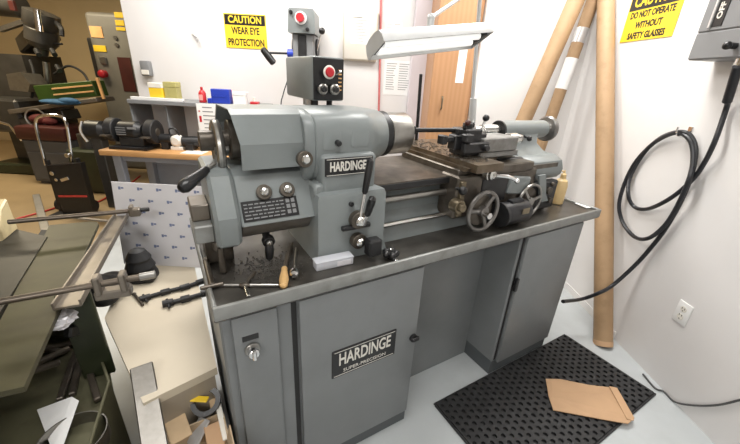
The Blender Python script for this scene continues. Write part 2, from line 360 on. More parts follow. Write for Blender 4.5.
# chuck / spindle nose
sp = LP('spindle_nose', MB().cyl((.645, CB, CZ), (.682, CB, CZ), .0835), 'iron')
LP('chuck', MB().rev([(.070, 0), (.078, .004), (.078, .090), (.075, .096), (.068, .100), (.066, .102), (.04, .104), (.028, .100), (.028, .05)], (.684, CB, CZ), (.80, CB, CZ), 40), 'steel', sp)
# cover over the spindle drive
cov = MB()
outer = [(.200, 1.150), (.196, 1.222), (.222, 1.300), (.25, 1.312), (.40, 1.312), (.445, 1.255), (.450, 1.140)]
cy, cz = .325, 1.22
inner = [(cy+(b-cy)*.955, cz+(z-cz)*.95) for b, z in outer]
for (a0, a1) in ((.128, .324),):
    n = len(outer); sl = lambda z, b: a0+(.012 if z < 1.25 else 0)-(b-.2)*.06
    v = [Vector((sl(z, b), b, z)) for b, z in outer]+[Vector((a1, b, z)) for b, z in outer]+[Vector((sl(z, b)+.001, b, z)) for b, z in inner]+[Vector((a1, b, z)) for b, z in inner]
    f = []
    for i in range(n-1): f += [[i, i+1, n+i+1, n+i], [2*n+i, 3*n+i, 3*n+i+1, 2*n+i+1], [i, 2*n+i, 2*n+i+1, i+1], [n+i, n+i+1, 3*n+i+1, 3*n+i]]
    f += [[0, n, 3*n, 2*n], [n-1, 3*n-1, 4*n-1, 2*n-1]]
    cov.raw(v, f)
LP('spindle_cover', cov, 'paint', sharp=15)
LP('drive_spindle', MB().cyl((.05, CB, CZ), (.30, CB, CZ), .03).cyl((.13, CB, CZ), (.30, CB, CZ), .06), 'dsteel')
hc = Vector((.098, .325, 1.195))
hw = LP('draw_bar_handwheel', MB().ring(hc, (1, 0, 0), .072, .012, 36, 8).cyl(hc-Vector((.012, 0, 0)), hc+Vector((.03, 0, 0)), .022)
   .bar(hc, hc+Vector((0, .058, .02)), .016, .01).bar(hc, hc+Vector((0, -.05, .035)), .016, .01).bar(hc, hc+Vector((0, -.02, -.06)), .016, .01), 'steel')
h0 = LB(215, 163, .27); h1 = LB(180, 190, .19); hl = (h1-h0).length
LP('crank_grip', MB().cyl(h0, h0.lerp(h1, .3), .006).mat(1).rev([(.007, 0), (.012, .006), (.014, hl*.3), (.018, hl*.55), (.018, hl*.68), (.012, hl*.76), (.004, hl*.78)], h0.lerp(h1, .22), h1, 18), ['steel', 'black'], hw)
# lower gearbox
def gprof(k=0): return [(.150+k, 1.000), (.225+k, 1.128-k), (.26, 1.142-k), (.42, 1.142-k), (.44, 1.12), (.44, .96), (.40, .935), (.26, .930), (.20, .935), (.172+k, .955), (.160+k, .985)]
gear = LP('gearbox', MB().prismx([(.150, 1.000), (.225, 1.128), (.26, 1.142), (.42, 1.142), (.44, 1.12), (.44, .99), (.17, .99)], .116, .345, .004), 'paint', sharp=25)
LP('lower_housing', MB().cyl((.118, .262, 1.012), (.40, .262, 1.012), .086, n=36, bev=.004), mat('oily_grey_brown', (.17, .155, .135), .4, .1, .15, 12, .05, 50, dirt=(.08, .065, .05), dscale=7, damt=.7), gear)
LP('end_cover', MB().prismx([(.148, .99), (.150, 1.03), (.215, 1.135), (.26, 1.15), (.43, 1.15), (.45, 1.12), (.45, .945), (.42, .925), (.19, .925), (.155, .945)], .046, .1145, .010), 'paint', gear, sharp=25)
nv = Vector((0, -.86, .51)); upv = Vector((0, .51, .86))
onface = lambda a, t: Vector((a, .150, 1.0))+upv*t     # point on the sloping gearbox face
for px, py in ((264, 193), (287, 191)):
    a = LB(px, py, .19).x; knob('gear_knob', onface(a, .092)+nv*.002, nv, .019, .03, par=gear)
pl = LP('instruction_plate', MB().box(-.082, .082, -.030, .030, 0, .003, .001, fr((1, 0, 0), upv, onface(.205, .042)+nv*.001)), 'plate', gear)
m = MB(); random.seed(3)
for r in range(5):
    x = -.076
    while x < .035:
        w = random.uniform(.006, .02); m.box(x, min(x+w, .04), .018-r*.0105, .0215-r*.0105, .003, .0036, 0, fr((1, 0, 0), upv, onface(.205, .042)+nv*.001)); x += w+.004
for r in range(3):
    for c in range(2): m.box(.047+c*.016, .058+c*.016, .012-r*.017, .024-r*.017, .003, .0036, 0, fr((1, 0, 0), upv, onface(.205, .042)+nv*.001))
LP('printed_rows', m, 'shelf', pl)
q = LB(268, 240, .195); knob('drain_knob', q, (0, -1, -.3), .016, .03, ('iron', 'steel'), gear); LP('knob_stem', MB().cyl(q, q+Vector((0, .06, .03)), .012), 'iron', gear)
LP('stop_lever', MB().rev([(.010, 0), (.013, .01), (.014, .03), (.012, .05), (.008, .055)], q+Vector((0, -.012, -.005)), q+Vector((-.004, -.018, -.07)), 16), 'black', gear)
LP('end_bracket', MB().box(-.005, .047, .20, .30, .945, 1.00, .004).mat(1).box(-.005, .046, .24, .34, 1.0, 1.05, .004), ['panlip', 'channel'], gear)
LP('support_leg', MB().cyl((.055, .19, .93), (.055, .185, .85), .010).cyl((.05, .20, .945), (.05, .20, .92), .014).box(.02, .10, .26, .40, .845, .93, .004), 'dsteel', gear)
# control box
pl0 = LB(312, 57, .40); pl1 = LB(343, 104, .40)
a0, a1 = pl0.x, pl1.x+.002; z0, z1 = 1.325, 1.468
ctrl = LP('control_box', MB().box(a0, a1, .40, .69, z0, z1, .008, seg=2), 'paint')
face = LP('switch_panel', MB().box(a0+.003, a1-.003, .396, .402, z0+.004, z1-.004, .002), 'plate', ctrl, 'black switch panel')
w, h = a1-a0, z1-z0
def pb(nm, fx, fz, r, mats, L=.03):
    q = Vector((a0+w*fx, .396, z0+h*fz)); m = MB().cyl(q, q-Vector((0, L*.5, 0)), r*.8).mat(1).rev([(r*.8, 0), (r, .004), (r, L*.45), (r*.8, L*.6)], q-Vector((0, L*.5, 0)), q-Vector((0, L*1.2, 0)), 22)
    return LP(nm, m, mats, ctrl)
pb('stop_button', .42, .66, .016, ['chrome', 'red'], .032)
q = Vector((a0+w*.42, .38, z0+h*.66)); LP('button_guard', MB().ring((q.x, .372, q.z), (0, 1, 0), .017, .005, 24, 8), 'offwhite', ctrl)
for fx in (.25, .62):
    rs_ = pb('rotary_switch', fx, .28, .018, ['steel', 'steel'], .022); q = Vector((a0+w*fx, .372, z0+h*.28)); LP('switch_cap', MB().cyl(q, q-Vector((0, .010, 0)), .010), 'black', ctrl)
q = Vector((a0+w*.72, .395, z0+h*.62)); LP('toggle_switch', MB().cyl(q, q-Vector((-.008, .022, -.012)), .005), 'chrome', ctrl)
m = MB()
for i in range(6): m.box(a0+w*.80, a0+w*.90, .3945, .3962, z0+h*(.25+.09*i), z0+h*(.28+.09*i), 0)
LP('printed_rows', m, 'orange', ctrl)
LP('box_foot', MB().cyl((a0+.03, .46, 1.29), (a0+.03, .46, z0+.004), .014).cyl((a1-.03, .46, 1.29), (a1-.03, .46, z0+.004), .011), 'iron', ctrl)
# carriage
car = LP('carriage', MB().box(.905, 1.36, .125, .50, 1.066, 1.105, .004).box(.885, 1.02, .10, .20, .915, 1.085, .006).box(1.02, 1.40, .13, .22, .90, 1.07, .006), 'dsteel')
LP('apron_plate', MB().box(1.03, 1.19, .112, .135, .95, 1.06, .006), 'iron', car)
q = LB(455, 205, .09); LP('oil_fitting', MB().cyl((q.x, .10, q.z), (q.x, .06, q.z), .026).cyl((q.x, .06, q.z), (q.x, .045, q.z), .016).box(.892, .915, .085, .102, .93, 1.07, .002), 'brass', car)
q = LB(461, 190, .085); LP('ball_knob', MB().cyl((q.x, .11, q.z), (q.x, .085, q.z), .007).ball((q.x, .075, q.z), .017), 'black', car)
def wheel(nm, c, R, r, par, spokes=3, rot=.4, mats=('wheel', 'dsteel'), crank=True):
    c = Vector(c); ax = Vector((0, -1, 0)); m = MB().ring(c, ax, R, r, 44, 10)
    m.cyl(c+Vector((0, .05, 0)), c-Vector((0, .012, 0)), R*.26)
    for k in range(spokes):
        A = rot+2*pi*k/spokes; m.bar(c, c+Vector((cos(A)*R, 0, sin(A)*R)), .016, .010, .003, (0, 1, 0))
    m.mat(1).cyl(c+Vector((0, .012, 0)), c+Vector((0, .016, 0)), R*.8)
    o = LP(nm, m, list(mats), par)
    if crank:
        A = rot+pi*.9; q = c+Vector((cos(A)*R*.1, -.012, sin(A)*R*.1)); LP('hub_knob', MB().cyl(q, q-Vector((0, .03, 0)), .010, .013), 'chrome', o)
    return o
wc = LB(483, 212, .05)
wheel('carriage_handwheel', (wc.x, .05, wc.z+.002), .078, .0085, car, 3, .9)
mc0, mc1 = Vector((1.125, .072, .908)), Vector((1.29, .072, .908))
mo = LP('feed_motor', MB().rev([(.03, 0), (.046, .004), (.050, .02), (.050, .14), (.046, .155), (.028, .16), (.028, .175)], mc0, mc1, 28).box(1.17, 1.25, .057, .087, .945, .966, .003), 'motor', car)
LP('rating_plate', MB().box(1.20, 1.245, .0205, .0235, .915, .940, .001), 'brass', mo)
LP('end_ring', MB().cyl((1.12, .072, .908), (1.135, .072, .908), .053), 'iron', mo)
wf = LB(528, 211, .10); wheel('feed_handwheel', (wf.x, .105, .925), .078, .0065, car, 3, .2, ('steel', 'dsteel'), False)
LP('feed_box', MB().box(1.21, 1.345, .115, .19, .965, 1.045, .006, Matrix.Translation((1.28, .15, 1)) @ Matrix.Rotation(.12, 4, 'Y') @ Matrix.Translation((-1.28, -.15, -1))), 'paint', car, 'grey painted feed box')
# cross slide, with its crank
cs = LP('cross_slide', MB().prismx([(.06, 1.104), (.06, 1.135), (.60, 1.135), (.60, 1.104)], .93, 1.075, .003).prismx([(.10, 1.102), (.085, 1.118), (.58, 1.118), (.57, 1.102)], .915, 1.09), 'brown', car)
LP('guide_plate', MB().box(1.085, 1.20, .20, .62, 1.104, 1.128, .003), 'brown', cs)
q = LB(493, 174, .07); qd = Vector((.25, -1, 0)).normalized()
LP('cross_feed_dial', MB().rev([(.018, 0), (.026, .002), (.026, .022), (.022, .024), (.022, .034), (.014, .04)], (q.x-.01, .10, 1.09), (q.x+.005, .04, 1.09), 28), 'bright', cs)
cr = LB(517, 181, .02); LP('crank_handle', MB().tube([(q.x+.004, .055, 1.09), (q.x+.05, .03, 1.085), (cr.x, .02, cr.z)], .007).ball((cr.x, .02, cr.z), .010), 'chrome', cs)
# compound and tool post
q = LB(483, 158, .22)
cmp = LP('compound_slide', MB().box(1.055, 1.29, .17, .30, 1.128, 1.152, .003).box(1.062, 1.27, .165, .285, 1.152, 1.208, .004).box(1.10, 1.30, .20, .27, 1.118, 1.14, .002), mat('oily_compound_steel', (.22, .215, .205), .45, .4, .2, 25, .04, dirt=(.10, .085, .065), dscale=14), car)
LP('compound_dial', MB().cyl((1.285, .235, 1.185), (1.335, .235, 1.185), .028).cyl((1.335, .235, 1.185), (1.36, .235, 1.185), .022).mat(1).cyl((1.36, .235, 1.185), (1.375, .235, 1.185), .02), ['bright', 'steel'], cmp)
LP('tool_post', MB().box(.975, 1.06, .18, .27, 1.140, 1.243, .004).box(.93, .99, .19, .235, 1.165, 1.222, .004).cyl((1.018, .225, 1.243), (1.018, .225, 1.262), .02).cyl((.955, .21, 1.222), (.955, .21, 1.243), .009).cyl((.98, .205, 1.243), (.98, .205, 1.258), .008), 'iron', cmp)
LP('tool_holder', MB().box(.875, .975, .20, .225, 1.195, 1.215, .003).box(.87, .895, .195, .23, 1.188, 1.222, .003).box(.95, 1.085, .155, .18, 1.155, 1.195, .004).cyl((1.055, .155, 1.175), (1.055, .135, 1.175), .012).box(1.03, 1.10, .19, .26, 1.205, 1.225, .004).box(.945, .985, .15, .18, 1.20, 1.23, .004), 'iron', cmp)
LP('clamp_knob', MB().ball((.98, .19, 1.268), .012), 'darkred', cmp)
b0, b1 = LB(412, 130, .30), LB(470, 130, .23)
LP('boring_bar', MB().cyl(b0, b1, .009, n=16).box(b0.x-.012, b0.x+.012, b0.y-.012, b0.y+.012, b0.z-.016, b0.z+.016, .003), 'iron', cmp)
k0 = LB(478, 138, .23); k1 = LB(486, 118, .22)
LP('clamp_lever', MB().cyl(k0, k1, .005).cyl(k0+Vector((0, 0, -.03)), k0+Vector((0, 0, .012)), .018).mat(1).ball(k1, .014), ['chrome', 'black'], cmp)
# tailstock
tail = LP('tailstock', MB().rev([(.038, 0), (.045, .003), (.046, .06), (.044, .19), (.043, .33), (.035, .335)], (1.33, CB, 1.208), (1.67, CB, 1.208), 32)
   .loft([[Vector((a, b, z)) for a, b in ((x0, y0), (x1, y0), (x1, y1), (x0, y1))] for z, x0, x1, y0, y1 in ((1.06, 1.37, 1.63, .165, .47), (1.09, 1.375, 1.62, .20, .44), (1.12, 1.38, 1.585, .25, .41), (1.15, 1.385, 1.565, .275, .395), (1.185, 1.385, 1.57, .285, .38), (1.205, 1.37, 1.60, .295, .37))])
   .prismx([(.165, 1.0), (.15, 1.02), (.145, 1.045), (.16, 1.085), (.20, 1.105), (.44, 1.11), (.48, 1.08), (.49, 1.0)], 1.36, 1.63, .006), 'paint', sharp=42)
LP('quill', MB().cyl((1.215, CB, 1.212), (1.34, CB, 1.212), .026).cyl((1.185, CB, 1.212), (1.22, CB, 1.212), .018, .022).cyl((1.13, CB, 1.212), (1.19, CB, 1.212), .004, .016), 'bright', tail)
LP('collar', MB().cyl((1.325, CB, 1.208), (1.335, CB, 1.208), .047), 'iron', tail)
LP('base_end', MB().prismx([(.165, 1.0), (.155, 1.04), (.17, 1.08), (.21, 1.10), (.30, 1.10), (.32, 1.0)], 1.29, 1.361, .006).cyl((1.20, .20, 1.085), (1.36, .20, 1.085), .026), 'iron', tail)
LP('lock_knob', MB().cyl((1.47, .29, 1.185), (1.47, .262, 1.18), .006).ball((1.47, .255, 1.178), .013), 'black', tail)
tw = LP('tailstock_handwheel', MB().rev([(.03, 0), (.056, .004), (.064, .012), (.064, .022), (.056, .028), (.034, .024), (.030, .030), (.030, .05), (.012, .054)], (1.685, CB, 1.208), (1.75, CB, 1.208), 36), 'wheel', tail)
LP('graduated_dial', MB().cyl((1.655, CB, 1.208), (1.687, CB, 1.208), .040), 'bright', tail)
# bed end under the tailstock
eb = LP('end_panel', MB().box(1.33, 1.575, .120, .16, .862, 1.0, .006), 'iron', bed)
LP('lever_plate', MB().loft([[Vector((a, b, z)) for a, b in ((1.405+s, .112), (1.455+s, .112), (1.455+s, .122), (1.405+s, .122))] for z, s in ((.905, .06), (.94, .03), (1.02, 0), (1.04, -.01))]), 'paint', bed)
for a_, z_, r_ in ((1.505, .955, .018), (1.53, .905, .014), (1.525, .985, .010)): LP('switch_button', MB().cyl((a_, .122, z_), (a_, .106, z_), r_), 'dsteel', bed)
# ================================================================== THINGS ON THE LATHE
def on(p): return LW(p[0], p[1], p[2])
PZ = .845
h0, h1 = LZ(283.5, 287, PZ+.014), LZ(284.5, 268, PZ+.014); t1 = LZ(291, 243, PZ+.010)
fl = thing('file', 'steel file with a bare pear-shaped wooden handle on the chip pan', 'file', on((h0.x, h0.y, PZ)))
loclz = lambda p, o: on(p)-o.location
m = MB(); a_, b_ = loclz(h0, fl), loclz(h1, fl); L_ = (b_-a_).length
m.rev([(.004, 0), (.011, .006), (.014, L_*.35), (.012, L_*.6), (.009, L_*.85), (.010, L_*.95), (.008, L_)], a_, b_, 16).build('handle', 'handle', fl)
t_ = loclz(t1, fl); MB().bar(b_, t_, .014, .005).build('blade', 'dsteel', fl)
g0, g1 = LZ(294, 276, PZ+.016), LZ(296, 248, PZ+.008)
sd = thing('screwdriver', 'chrome screwdriver with a bulbous metal handle beside the wooden-handled file', 'screwdriver', on((g0.x, g0.y, PZ)))
a_, b_ = loclz(g0, sd), loclz(g1, sd); c_ = a_.lerp(b_, .3)
MB().rev([(.006, 0), (.013, .006), (.015, .02), (.010, .035), (.007, .045)], a_, b_, 16).build('handle', 'chrome', sd)
MB().cyl(c_, b_, .0035, n=10).build('shank', 'steel', sd)
p0, p1 = LZ(216, 285, PZ+.008), LZ(279, 285, PZ+.008); pm = p0.lerp(p1, .45)
tw_ = thing('tap_wrench', 'long thin steel tap wrench lying along the pan front, left of the file handle', 'wrench', on((pm.x, pm.y, PZ)))
MB().cyl(loclz(p0, tw_), loclz(p1, tw_), .0042, n=10).build('bar', 'steel', tw_)
MB().ball(loclz(pm, tw_), .012, (1.4, .9, .7)).cyl(loclz(pm, tw_), loclz(LZ(255, 272, PZ+.012), tw_), .005).build('chuck_jaw', 'dsteel', tw_)
p0, p1 = on(LZ(245.5, 287, PZ+.006)), on(LZ(248.5, 297, PZ+.006))
solo('drill_bit', MB().cyl(p0, p1, .006, n=12), 'bright', 'short bright steel pin on the pan front edge below the tap wrench', 'pin')
p0, p1 = on(LZ(206, 262, PZ+.012)), on(LZ(212, 286, PZ+.012))
ck = MB().cyl(p0, p1, .009, n=14); dv = (p1-p0).normalized(); sv = Vector((dv.y, -dv.x, 0))
ck.cyl(p1-sv*.03, p1+sv*.03, .006, n=10).box(-.008, .008, -.008, .008, 0, .02, .002, frame_to(p0, p0-dv)[0])
solo('chuck_key', ck, 'dsteel', 'dark T-handled chuck key in the left corner of the chip pan', 'key')
random.seed(5); ch = MB()
for i in range(420):
    a = .19+random.gauss(0, .065); b = .16+random.gauss(0, .05); L_ = random.uniform(.002, .006)
    a = min(max(a, .03), .32); b = min(max(b, .03), .3); A = random.random()*6.28
    q = on((a, b, PZ+.001)); ch.box(-L_/2, L_/2, -.001, .001, 0, .002, 0, Matrix.Translation(q) @ Matrix.Rotation(A, 4, 'Z'))
tag(ch.build('swarf', 'chips', None, recenter=True), 'scattered dark metal chips on the left end of the chip pan', 'swarf', kind='stuff')
random.seed(6); ch = MB()
for i in range(200):
    a = .93+random.random()*.14; b = .10+random.random()*.48; L_ = random.uniform(.004, .014); A = random.random()*6.28
    q = on((a, b, 1.136)); ch.box(-L_/2, L_/2, -.0014, .0014, 0, .003, 0, Matrix.Translation(q) @ Matrix.Rotation(A, 4, 'Z'))
tag(ch.build('swarf', 'steel', None, recenter=True), 'bright curly metal chips on the brown cross slide', 'swarf', kind='stuff')
# clear plastic case, rubber knobs, bottle
c0, c1 = LZ(316, 271.5, PZ), LZ(353, 263.5, PZ); o_ = on(c0.lerp(c1, .5)); ang = TH+math.atan2(c1.y-c0.y, c1.x-c0.x); hw_ = (c1-c0).length/2
bx_ = thing('plastic_case', 'small clear plastic case on the pan in front of the headstock', 'case', (o_.x, o_.y, PZ), ang)
MB().box(-hw_, hw_, -.004, .034, 0, .026, .004, seg=2).build('case_body', 'clear', bx_)
MB().box(-hw_-.001, hw_+.001, -.005, .035, .024, .031, .003, seg=2).build('lid', 'clear', bx_)
MB().box(hw_*.1, hw_*.85, -.0052, -.0035, .006, .022, 0).build('printed_label', 'foil', bx_)
q = on(LZ(390, 259, PZ)); kb = thing('locking_knob', 'black lobed knob with chrome stud on the pan right of the headstock base', 'knob', (q.x, q.y, PZ))
m = MB().cyl((0, 0, .003), (0, 0, .03), .014)
for k in range(5): m.ball((.018*cos(k*1.257), .018*sin(k*1.257), .022), .013)
m.build('grip', 'black', kb); MB().cyl((.012, -.02, .012), (.02, -.036, .012), .007).cyl((0, 0, .03), (0, 0, .042), .006).build('stud', 'chrome', kb)
q = on(LZ(556, 203, PZ)); bt = thing('squeeze_bottle', 'amber translucent squeeze bottle behind the lathe tailstock end', 'bottle', (q.x, q.y, PZ))
MB().rev([(.027, 0), (.032, .004), (.032, .10), (.026, .125), (.014, .135), (.014, .145)], (0, 0, 0), (0, 0, 1), 24).build('body', 'bottle', bt)
MB().rev([(.013, .0), (.013, .014), (.006, .02), (.003, .035)], (0, 0, .143), (0, 0, 1), 18).tube([(0, 0, .165), (-.015, 0, .175), (-.04, -.005, .17)], .003).build('cap', 'bottle', bt)
p0, p1 = on(LZ(577, 203, PZ+.004)), on(LZ(589, 208, PZ+.004))
solo('shop_towel', MB().bar(p0, p1, .03, .006), 'white', 'small folded white paper strip on the right end of the pan', 'paper')
# upright dark rod, beside the chuck
q0 = LB(418, 140, .57); q1_ = LB(421, 74, .57)
solo('steel_rod', MB().cyl(on((q0.x, .57, PZ)), on(q1_), .0075, n=14), 'iron', 'thin black upright rod standing behind the chuck', 'rod')
# work lamp
LAMPZ = 1.585
pb_ = LB(472, 121, .44); pb2 = LB(474.5, 60, .44); 
lamp = thing('work_lamp', 'grey fluorescent work lamp with long shade on a jointed arm over the lathe', 'lamp', on((pb_.x, .44, 1.078)))
lo = lamp.location
B0 = on((pb_.x, .44, 1.078))-lo; B1 = on(LB(472.5, 100, .44))-lo; top = on(LB(481, -16, .44))-lo
MB().cyl(B0, B0+Vector((0, 0, .02)), .035).cyl(B0, on(LB(472, 122, .44))-lo, .016).build('base', 'iron', lamp)
MB().cyl(on(LB(472, 124, .44))-lo, on(LB(473.5, 98, .44))-lo, .016).build('post_sleeve', 'lamp', lamp)
MB().cyl(B1, top, .0085).build('post', 'lamp', lamp)
e0 = LW(*LB(376, 48, .20)); e1 = LW(*LB(481, 38, .20))
sxd = (e1-e0).normalized(); L_ = (e1-e0).length
Ml = fr(sxd, Vector((0, 0, 1)).cross(sxd), e0-lo+Vector((0, 0, .0))) @ Matrix.Rotation(rad(-26), 4, 'X')
shade = MB(); W = .056
arc = [(-W, -.010), (-W*.98, .012), (-W*.80, .030), (-W*.40, .036), (W*.40, .036), (W*.80, .030), (W*.98, .012), (W, -.010)]
arci = [(y*.94, z-.004 if abs(y) < W*.9 else z) for y, z in arc]
n = len(arc); v = [Vector((x, y, z)) for x in (0, L_) for y, z in arc]+[Vector((x, y, z)) for x in (0, L_) for y, z in arci]
shade.mat(1).raw(v, [[2*n+i, 3*n+i, 3*n+i+1, 2*n+i+1] for i in range(n-1)], Ml).mat(0).raw(v, [[i, i+1, n+i+1, n+i] for i in range(n-1)]+[[0, n, 3*n, 2*n], [n-1, 3*n-1, 4*n-1, 2*n-1]]+[[i, 2*n+i, 2*n+i+1, i+1] for i in range(n-1)]+[[n+i, n+i+1, 3*n+i+1, 3*n+i] for i in range(n-1)], Ml)
sh = shade.build('lamp_shade', ['lamp', 'lampin'], lamp, sharp=40)
for x in (-.004, L_): MB().loft([[Ml @ Vector((xx, y, z)) for y, z in arc] for xx in (x, x+.004)]).build('end_cap', 'lamp', sh)
MB().box(.008, L_-.008, -.034, .034, .012, .030, .004, Ml).build('reflector', 'lampin', sh)
for yy in (-.02, .02): MB().cyl(Ml @ Vector((.014, yy, -.002)), Ml @ Vector((L_-.03, yy, -.002)), .011, n=16).build('tube', 'tubew', sh)
MB().box(.001, .014, -.036, .036, -.006, .02, .003, Ml).build('tube_socket', 'iron', sh); MB().box(L_-.028, L_-.004, -.036, .036, -.008, .03, .003, Ml).build('tube_socket', 'iron', sh)
pv = Ml @ Vector((L_*.50, 0, .036)); pj = pv+Vector((0, 0, .04))
MB().cyl(pv, pj, .012).ball(pj, .013).build('swivel', 'lamp', lamp)
MB().cyl(pj, top, .0065).ball(top, .014).build('arm', 'lamp', lamp)
# ================================================================== RIGHT WALL
def sign(name, label, Mx, w, h, hh, lines, head='CAUTION'):
    o = thing(name, label, 'sign', Mx.translation, 0, 'caution signs')
    R = Matrix.Translation(-Mx.translation) @ Mx
    MB().box(-w/2, w/2, -h/2, h/2, 0, .0025, .001, R).build('sign_plate', 'yellow', o)
    hd = MB().box(-w/2+.008, w/2-.008, h/2-hh, h/2-.008, .002, .0034, 0, R).build('header_panel', 'plate', o)
    MB().text(head, hh*.86, R @ Matrix.Translation((0, h/2-hh/2-.004, .0036)), .0004, w*.86/(hh*.86*len(head)*.70), .002).build('header_lettering', 'yellow', hd)
    n = len(lines); body = h-hh; m = MB(); ls = body*.80/n
    for i, (t, ww) in enumerate(lines):
        y = h/2-hh-body*(.5+i)/n; m.text(t, ls*1.05, R @ Matrix.Translation((0, y, .003)), .0004, w*ww/(ls*1.05*len(t)*.62), .002)
    m.build('lettering', 'plate', o); return o
bl, br = WR(620, 43), WR(672, 37); ty = 1.945
cc = Vector(((bl.x+br.x)/2-.001, (bl.y+br.y)/2, (bl.z+ty)/2))
sign('caution_sign', 'yellow and black caution sign about safety glasses on the right wall', WALLM(cc-Vector((.001, 0, 0))), (bl-br).length, ty-bl.z, .095, [('DO NOT OPERATE', .84), ('WITHOUT', .46), ('SAFETY GLASSES', .84)])
p0, p1 = WY(222, 15, YB-.003), WY(268, 50, YB-.003)
cc = Vector(((WY(224, 15, YB).x+WY(267, 48, YB).x)/2, YB-.003, (WY(245, 14, YB).z+WY(245, 48.5, YB).z)/2))
sign('caution_sign', 'yellow and black caution sign about eye protection on the back wall', FRONT(cc), .36, WY(245, 14, YB).z-WY(245, 48.5, YB).z, .085, [('WEAR EYE', .70), ('PROTECTION', .88)])
# switch box
XE = 1.41
y0, y1 = WX(745, 61, XE).y, WX(686, 61, XE).y; zb = 1.553
eb = thing('disconnect_switch', 'grey steel electrical switch box high on the right wall', 'switch box', (1.48, (y0+y1)/2, zb))
e_ = eb.location; zt = 2.02
MB().box(XE-e_.x+.006, wallx((y0+y1)/2)-e_.x, y0-.12-e_.y, y1-e_.y, 0, zt-zb, .004).build('box_body', 'ebox', eb)
MB().box(XE-e_.x, XE-e_.x+.008, y0-.12-e_.y, y1-e_.y-.003, .003, .108, .003).box(XE-e_.x, XE-e_.x+.008, y0-.12-e_.y, y1-e_.y-.003, .112, zt-zb, .003).build('cover', 'ebox', eb)
lb = WX(722, 15, XE); ly0, ly1 = lb.y-.018, lb.y+.030
pf = MB().box(XE-e_.x-.010, XE-e_.x+.002, ly1-e_.y, ly1+.012-e_.y, .122, .35, .002).build('handle_guard', 'tape', eb)
pl = MB().box(XE-e_.x-.003, XE-e_.x+.002, ly0-e_.y, ly1-e_.y, .126, .35, .001).build('switch_label', 'plate', eb)
Mt = fr((0, 0, 1), (0, 1, 0), (XE-e_.x-.0036, (ly0+ly1)/2-e_.y, .185))
MB().text('OFF', .032, Mt, .0004, 1.1, .001).text('ON', .032, fr((0, 0, 1), (0, 1, 0), (XE-e_.x-.0036, (ly0+ly1)/2-e_.y, .30)), .0004, 1.1, .001).build('lettering', 'letter', pl)
q = WX(736, 46, XE)-e_
MB().cyl((XE-e_.x, q.y, q.z), (XE-e_.x-.03, q.y, q.z), .012).ball((XE-e_.x-.035, q.y, q.z), .016).build('latch_knob', 'black', eb)
MB().cyl((XE-e_.x+.04, q.y-.01, -.03), (XE-e_.x+.04, q.y-.01, .005), .022).build('cable_gland', 'chrome', eb)
# black cable: down the wall, twice round the hook, then to the lathe
Z = lambda x, y: (540+x/2.018, 110+y/2.018)
cz_ = [Z(*t) for t in ((375, 0), (350, 70), (320, 125), (287, 160), (250, 186), (215, 200), (190, 195), (178, 170), (184, 130), (220, 75), (270, 47), (302, 60), (309, 100), (299, 145), (271, 205), (245, 240), (215, 260), (188, 254), (165, 222), (161, 180), (188, 112), (238, 60), (285, 44), (310, 62), (312, 105), (291, 170), (256, 235), (222, 280), (190, 315))]
pts = [Vector((XE+.04, e_.y+q.y-.01, zb-.005))]+[WR(736, 75, .10), WR(729, 97, .06)]
pts += [WR(x, y, .022+.022*(i % 3 == 1)+(.016 if 10 < i < 19 else .0)) for i, (x, y) in enumerate(cz_)]
pts += [WR(613, 285, .10), WR(600, 292.5, .19), WR(582, 299, .24)]
rb = Vector(); r = ray(563, 301.5); nA = Vector((cos(TH), sin(TH), 0)); oA = Vector((OX, OY, 0))+nA*1.715; endp = CAMP+r*(nA.dot(oA-CAMP)/nA.dot(r)); pts += [endp]
wirethick = MB().tube(pts, .0105, 10, 6)
solo('power_cable', wirethick, 'cable', 'thick black cable looped on the right wall, running from switch box to lathe', 'cable')
c0, c1 = pts[1], pts[3]
solo('cable_sleeve', MB().cyl(WR(738, 66, .12), WR(727, 102, .055), .017, n=16), 'cable', 'wider dark conduit sleeve on the cable under the switch box', 'conduit')
hq = WR(690, 132); hk = thing('wall_hook', 'small chrome hook holding the cable coil on the right wall', 'hook', hq)
MB().box(-.006, .001, -.012, .012, -.025, .025, .002).build('back_plate', 'chrome', hk)
MB().tube([(-.003, 0, -.02), (-.035, 0, -.026), (-.062, 0, -.01), (-.066, 0, .02)], .004).build('prong', 'chrome', hk)
oq = WR(683, 313); ot = thing('power_outlet', 'white double power outlet low on the right wall', 'outlet', oq)
R_ = fr(-wdir, (0, 0, 1), (0, 0, 0))
MB().box(-.036, .036, -.057, .057, 0, .006, .003, R_, 2).build('face_plate', 'white', ot)
for s in (-1, 1):
    rc = MB().cyl(R_ @ Vector((0, .022*s, .005)), R_ @ Vector((0, .022*s, .008)), .016).build('receptacle', 'offwhite', ot)
    MB().box(-.008, -.005, .018*s+(.002), .018*s+.012, .0078, .0084, 0, R_).box(.005, .008, .018*s+.002, .018*s+.012, .0078, .0084, 0, R_).cyl(R_ @ Vector((0, .022*s-.009, .0078)), R_ @ Vector((0, .022*s-.009, .0084)), .003, n=10).build('slots', 'plate', rc)
# grey cord along the foot of the wall
cp = [WR(760, 396, .008), WR(740, 400, .008), WR(718, 405, .008), WR(695, 405.5, .008), WR(675, 402, .010), WR(662, 395, .012)]
cp = [Vector((v.x, v.y, max(v.z, .007))) for v in cp]+[WZ(655, 388, .0065), WZ(643, 374, .0065)]
solo('grey_cord', MB().tube(cp, .0045, 8, 6), 'cord', 'thin grey cord running along the foot of the right wall', 'cord')
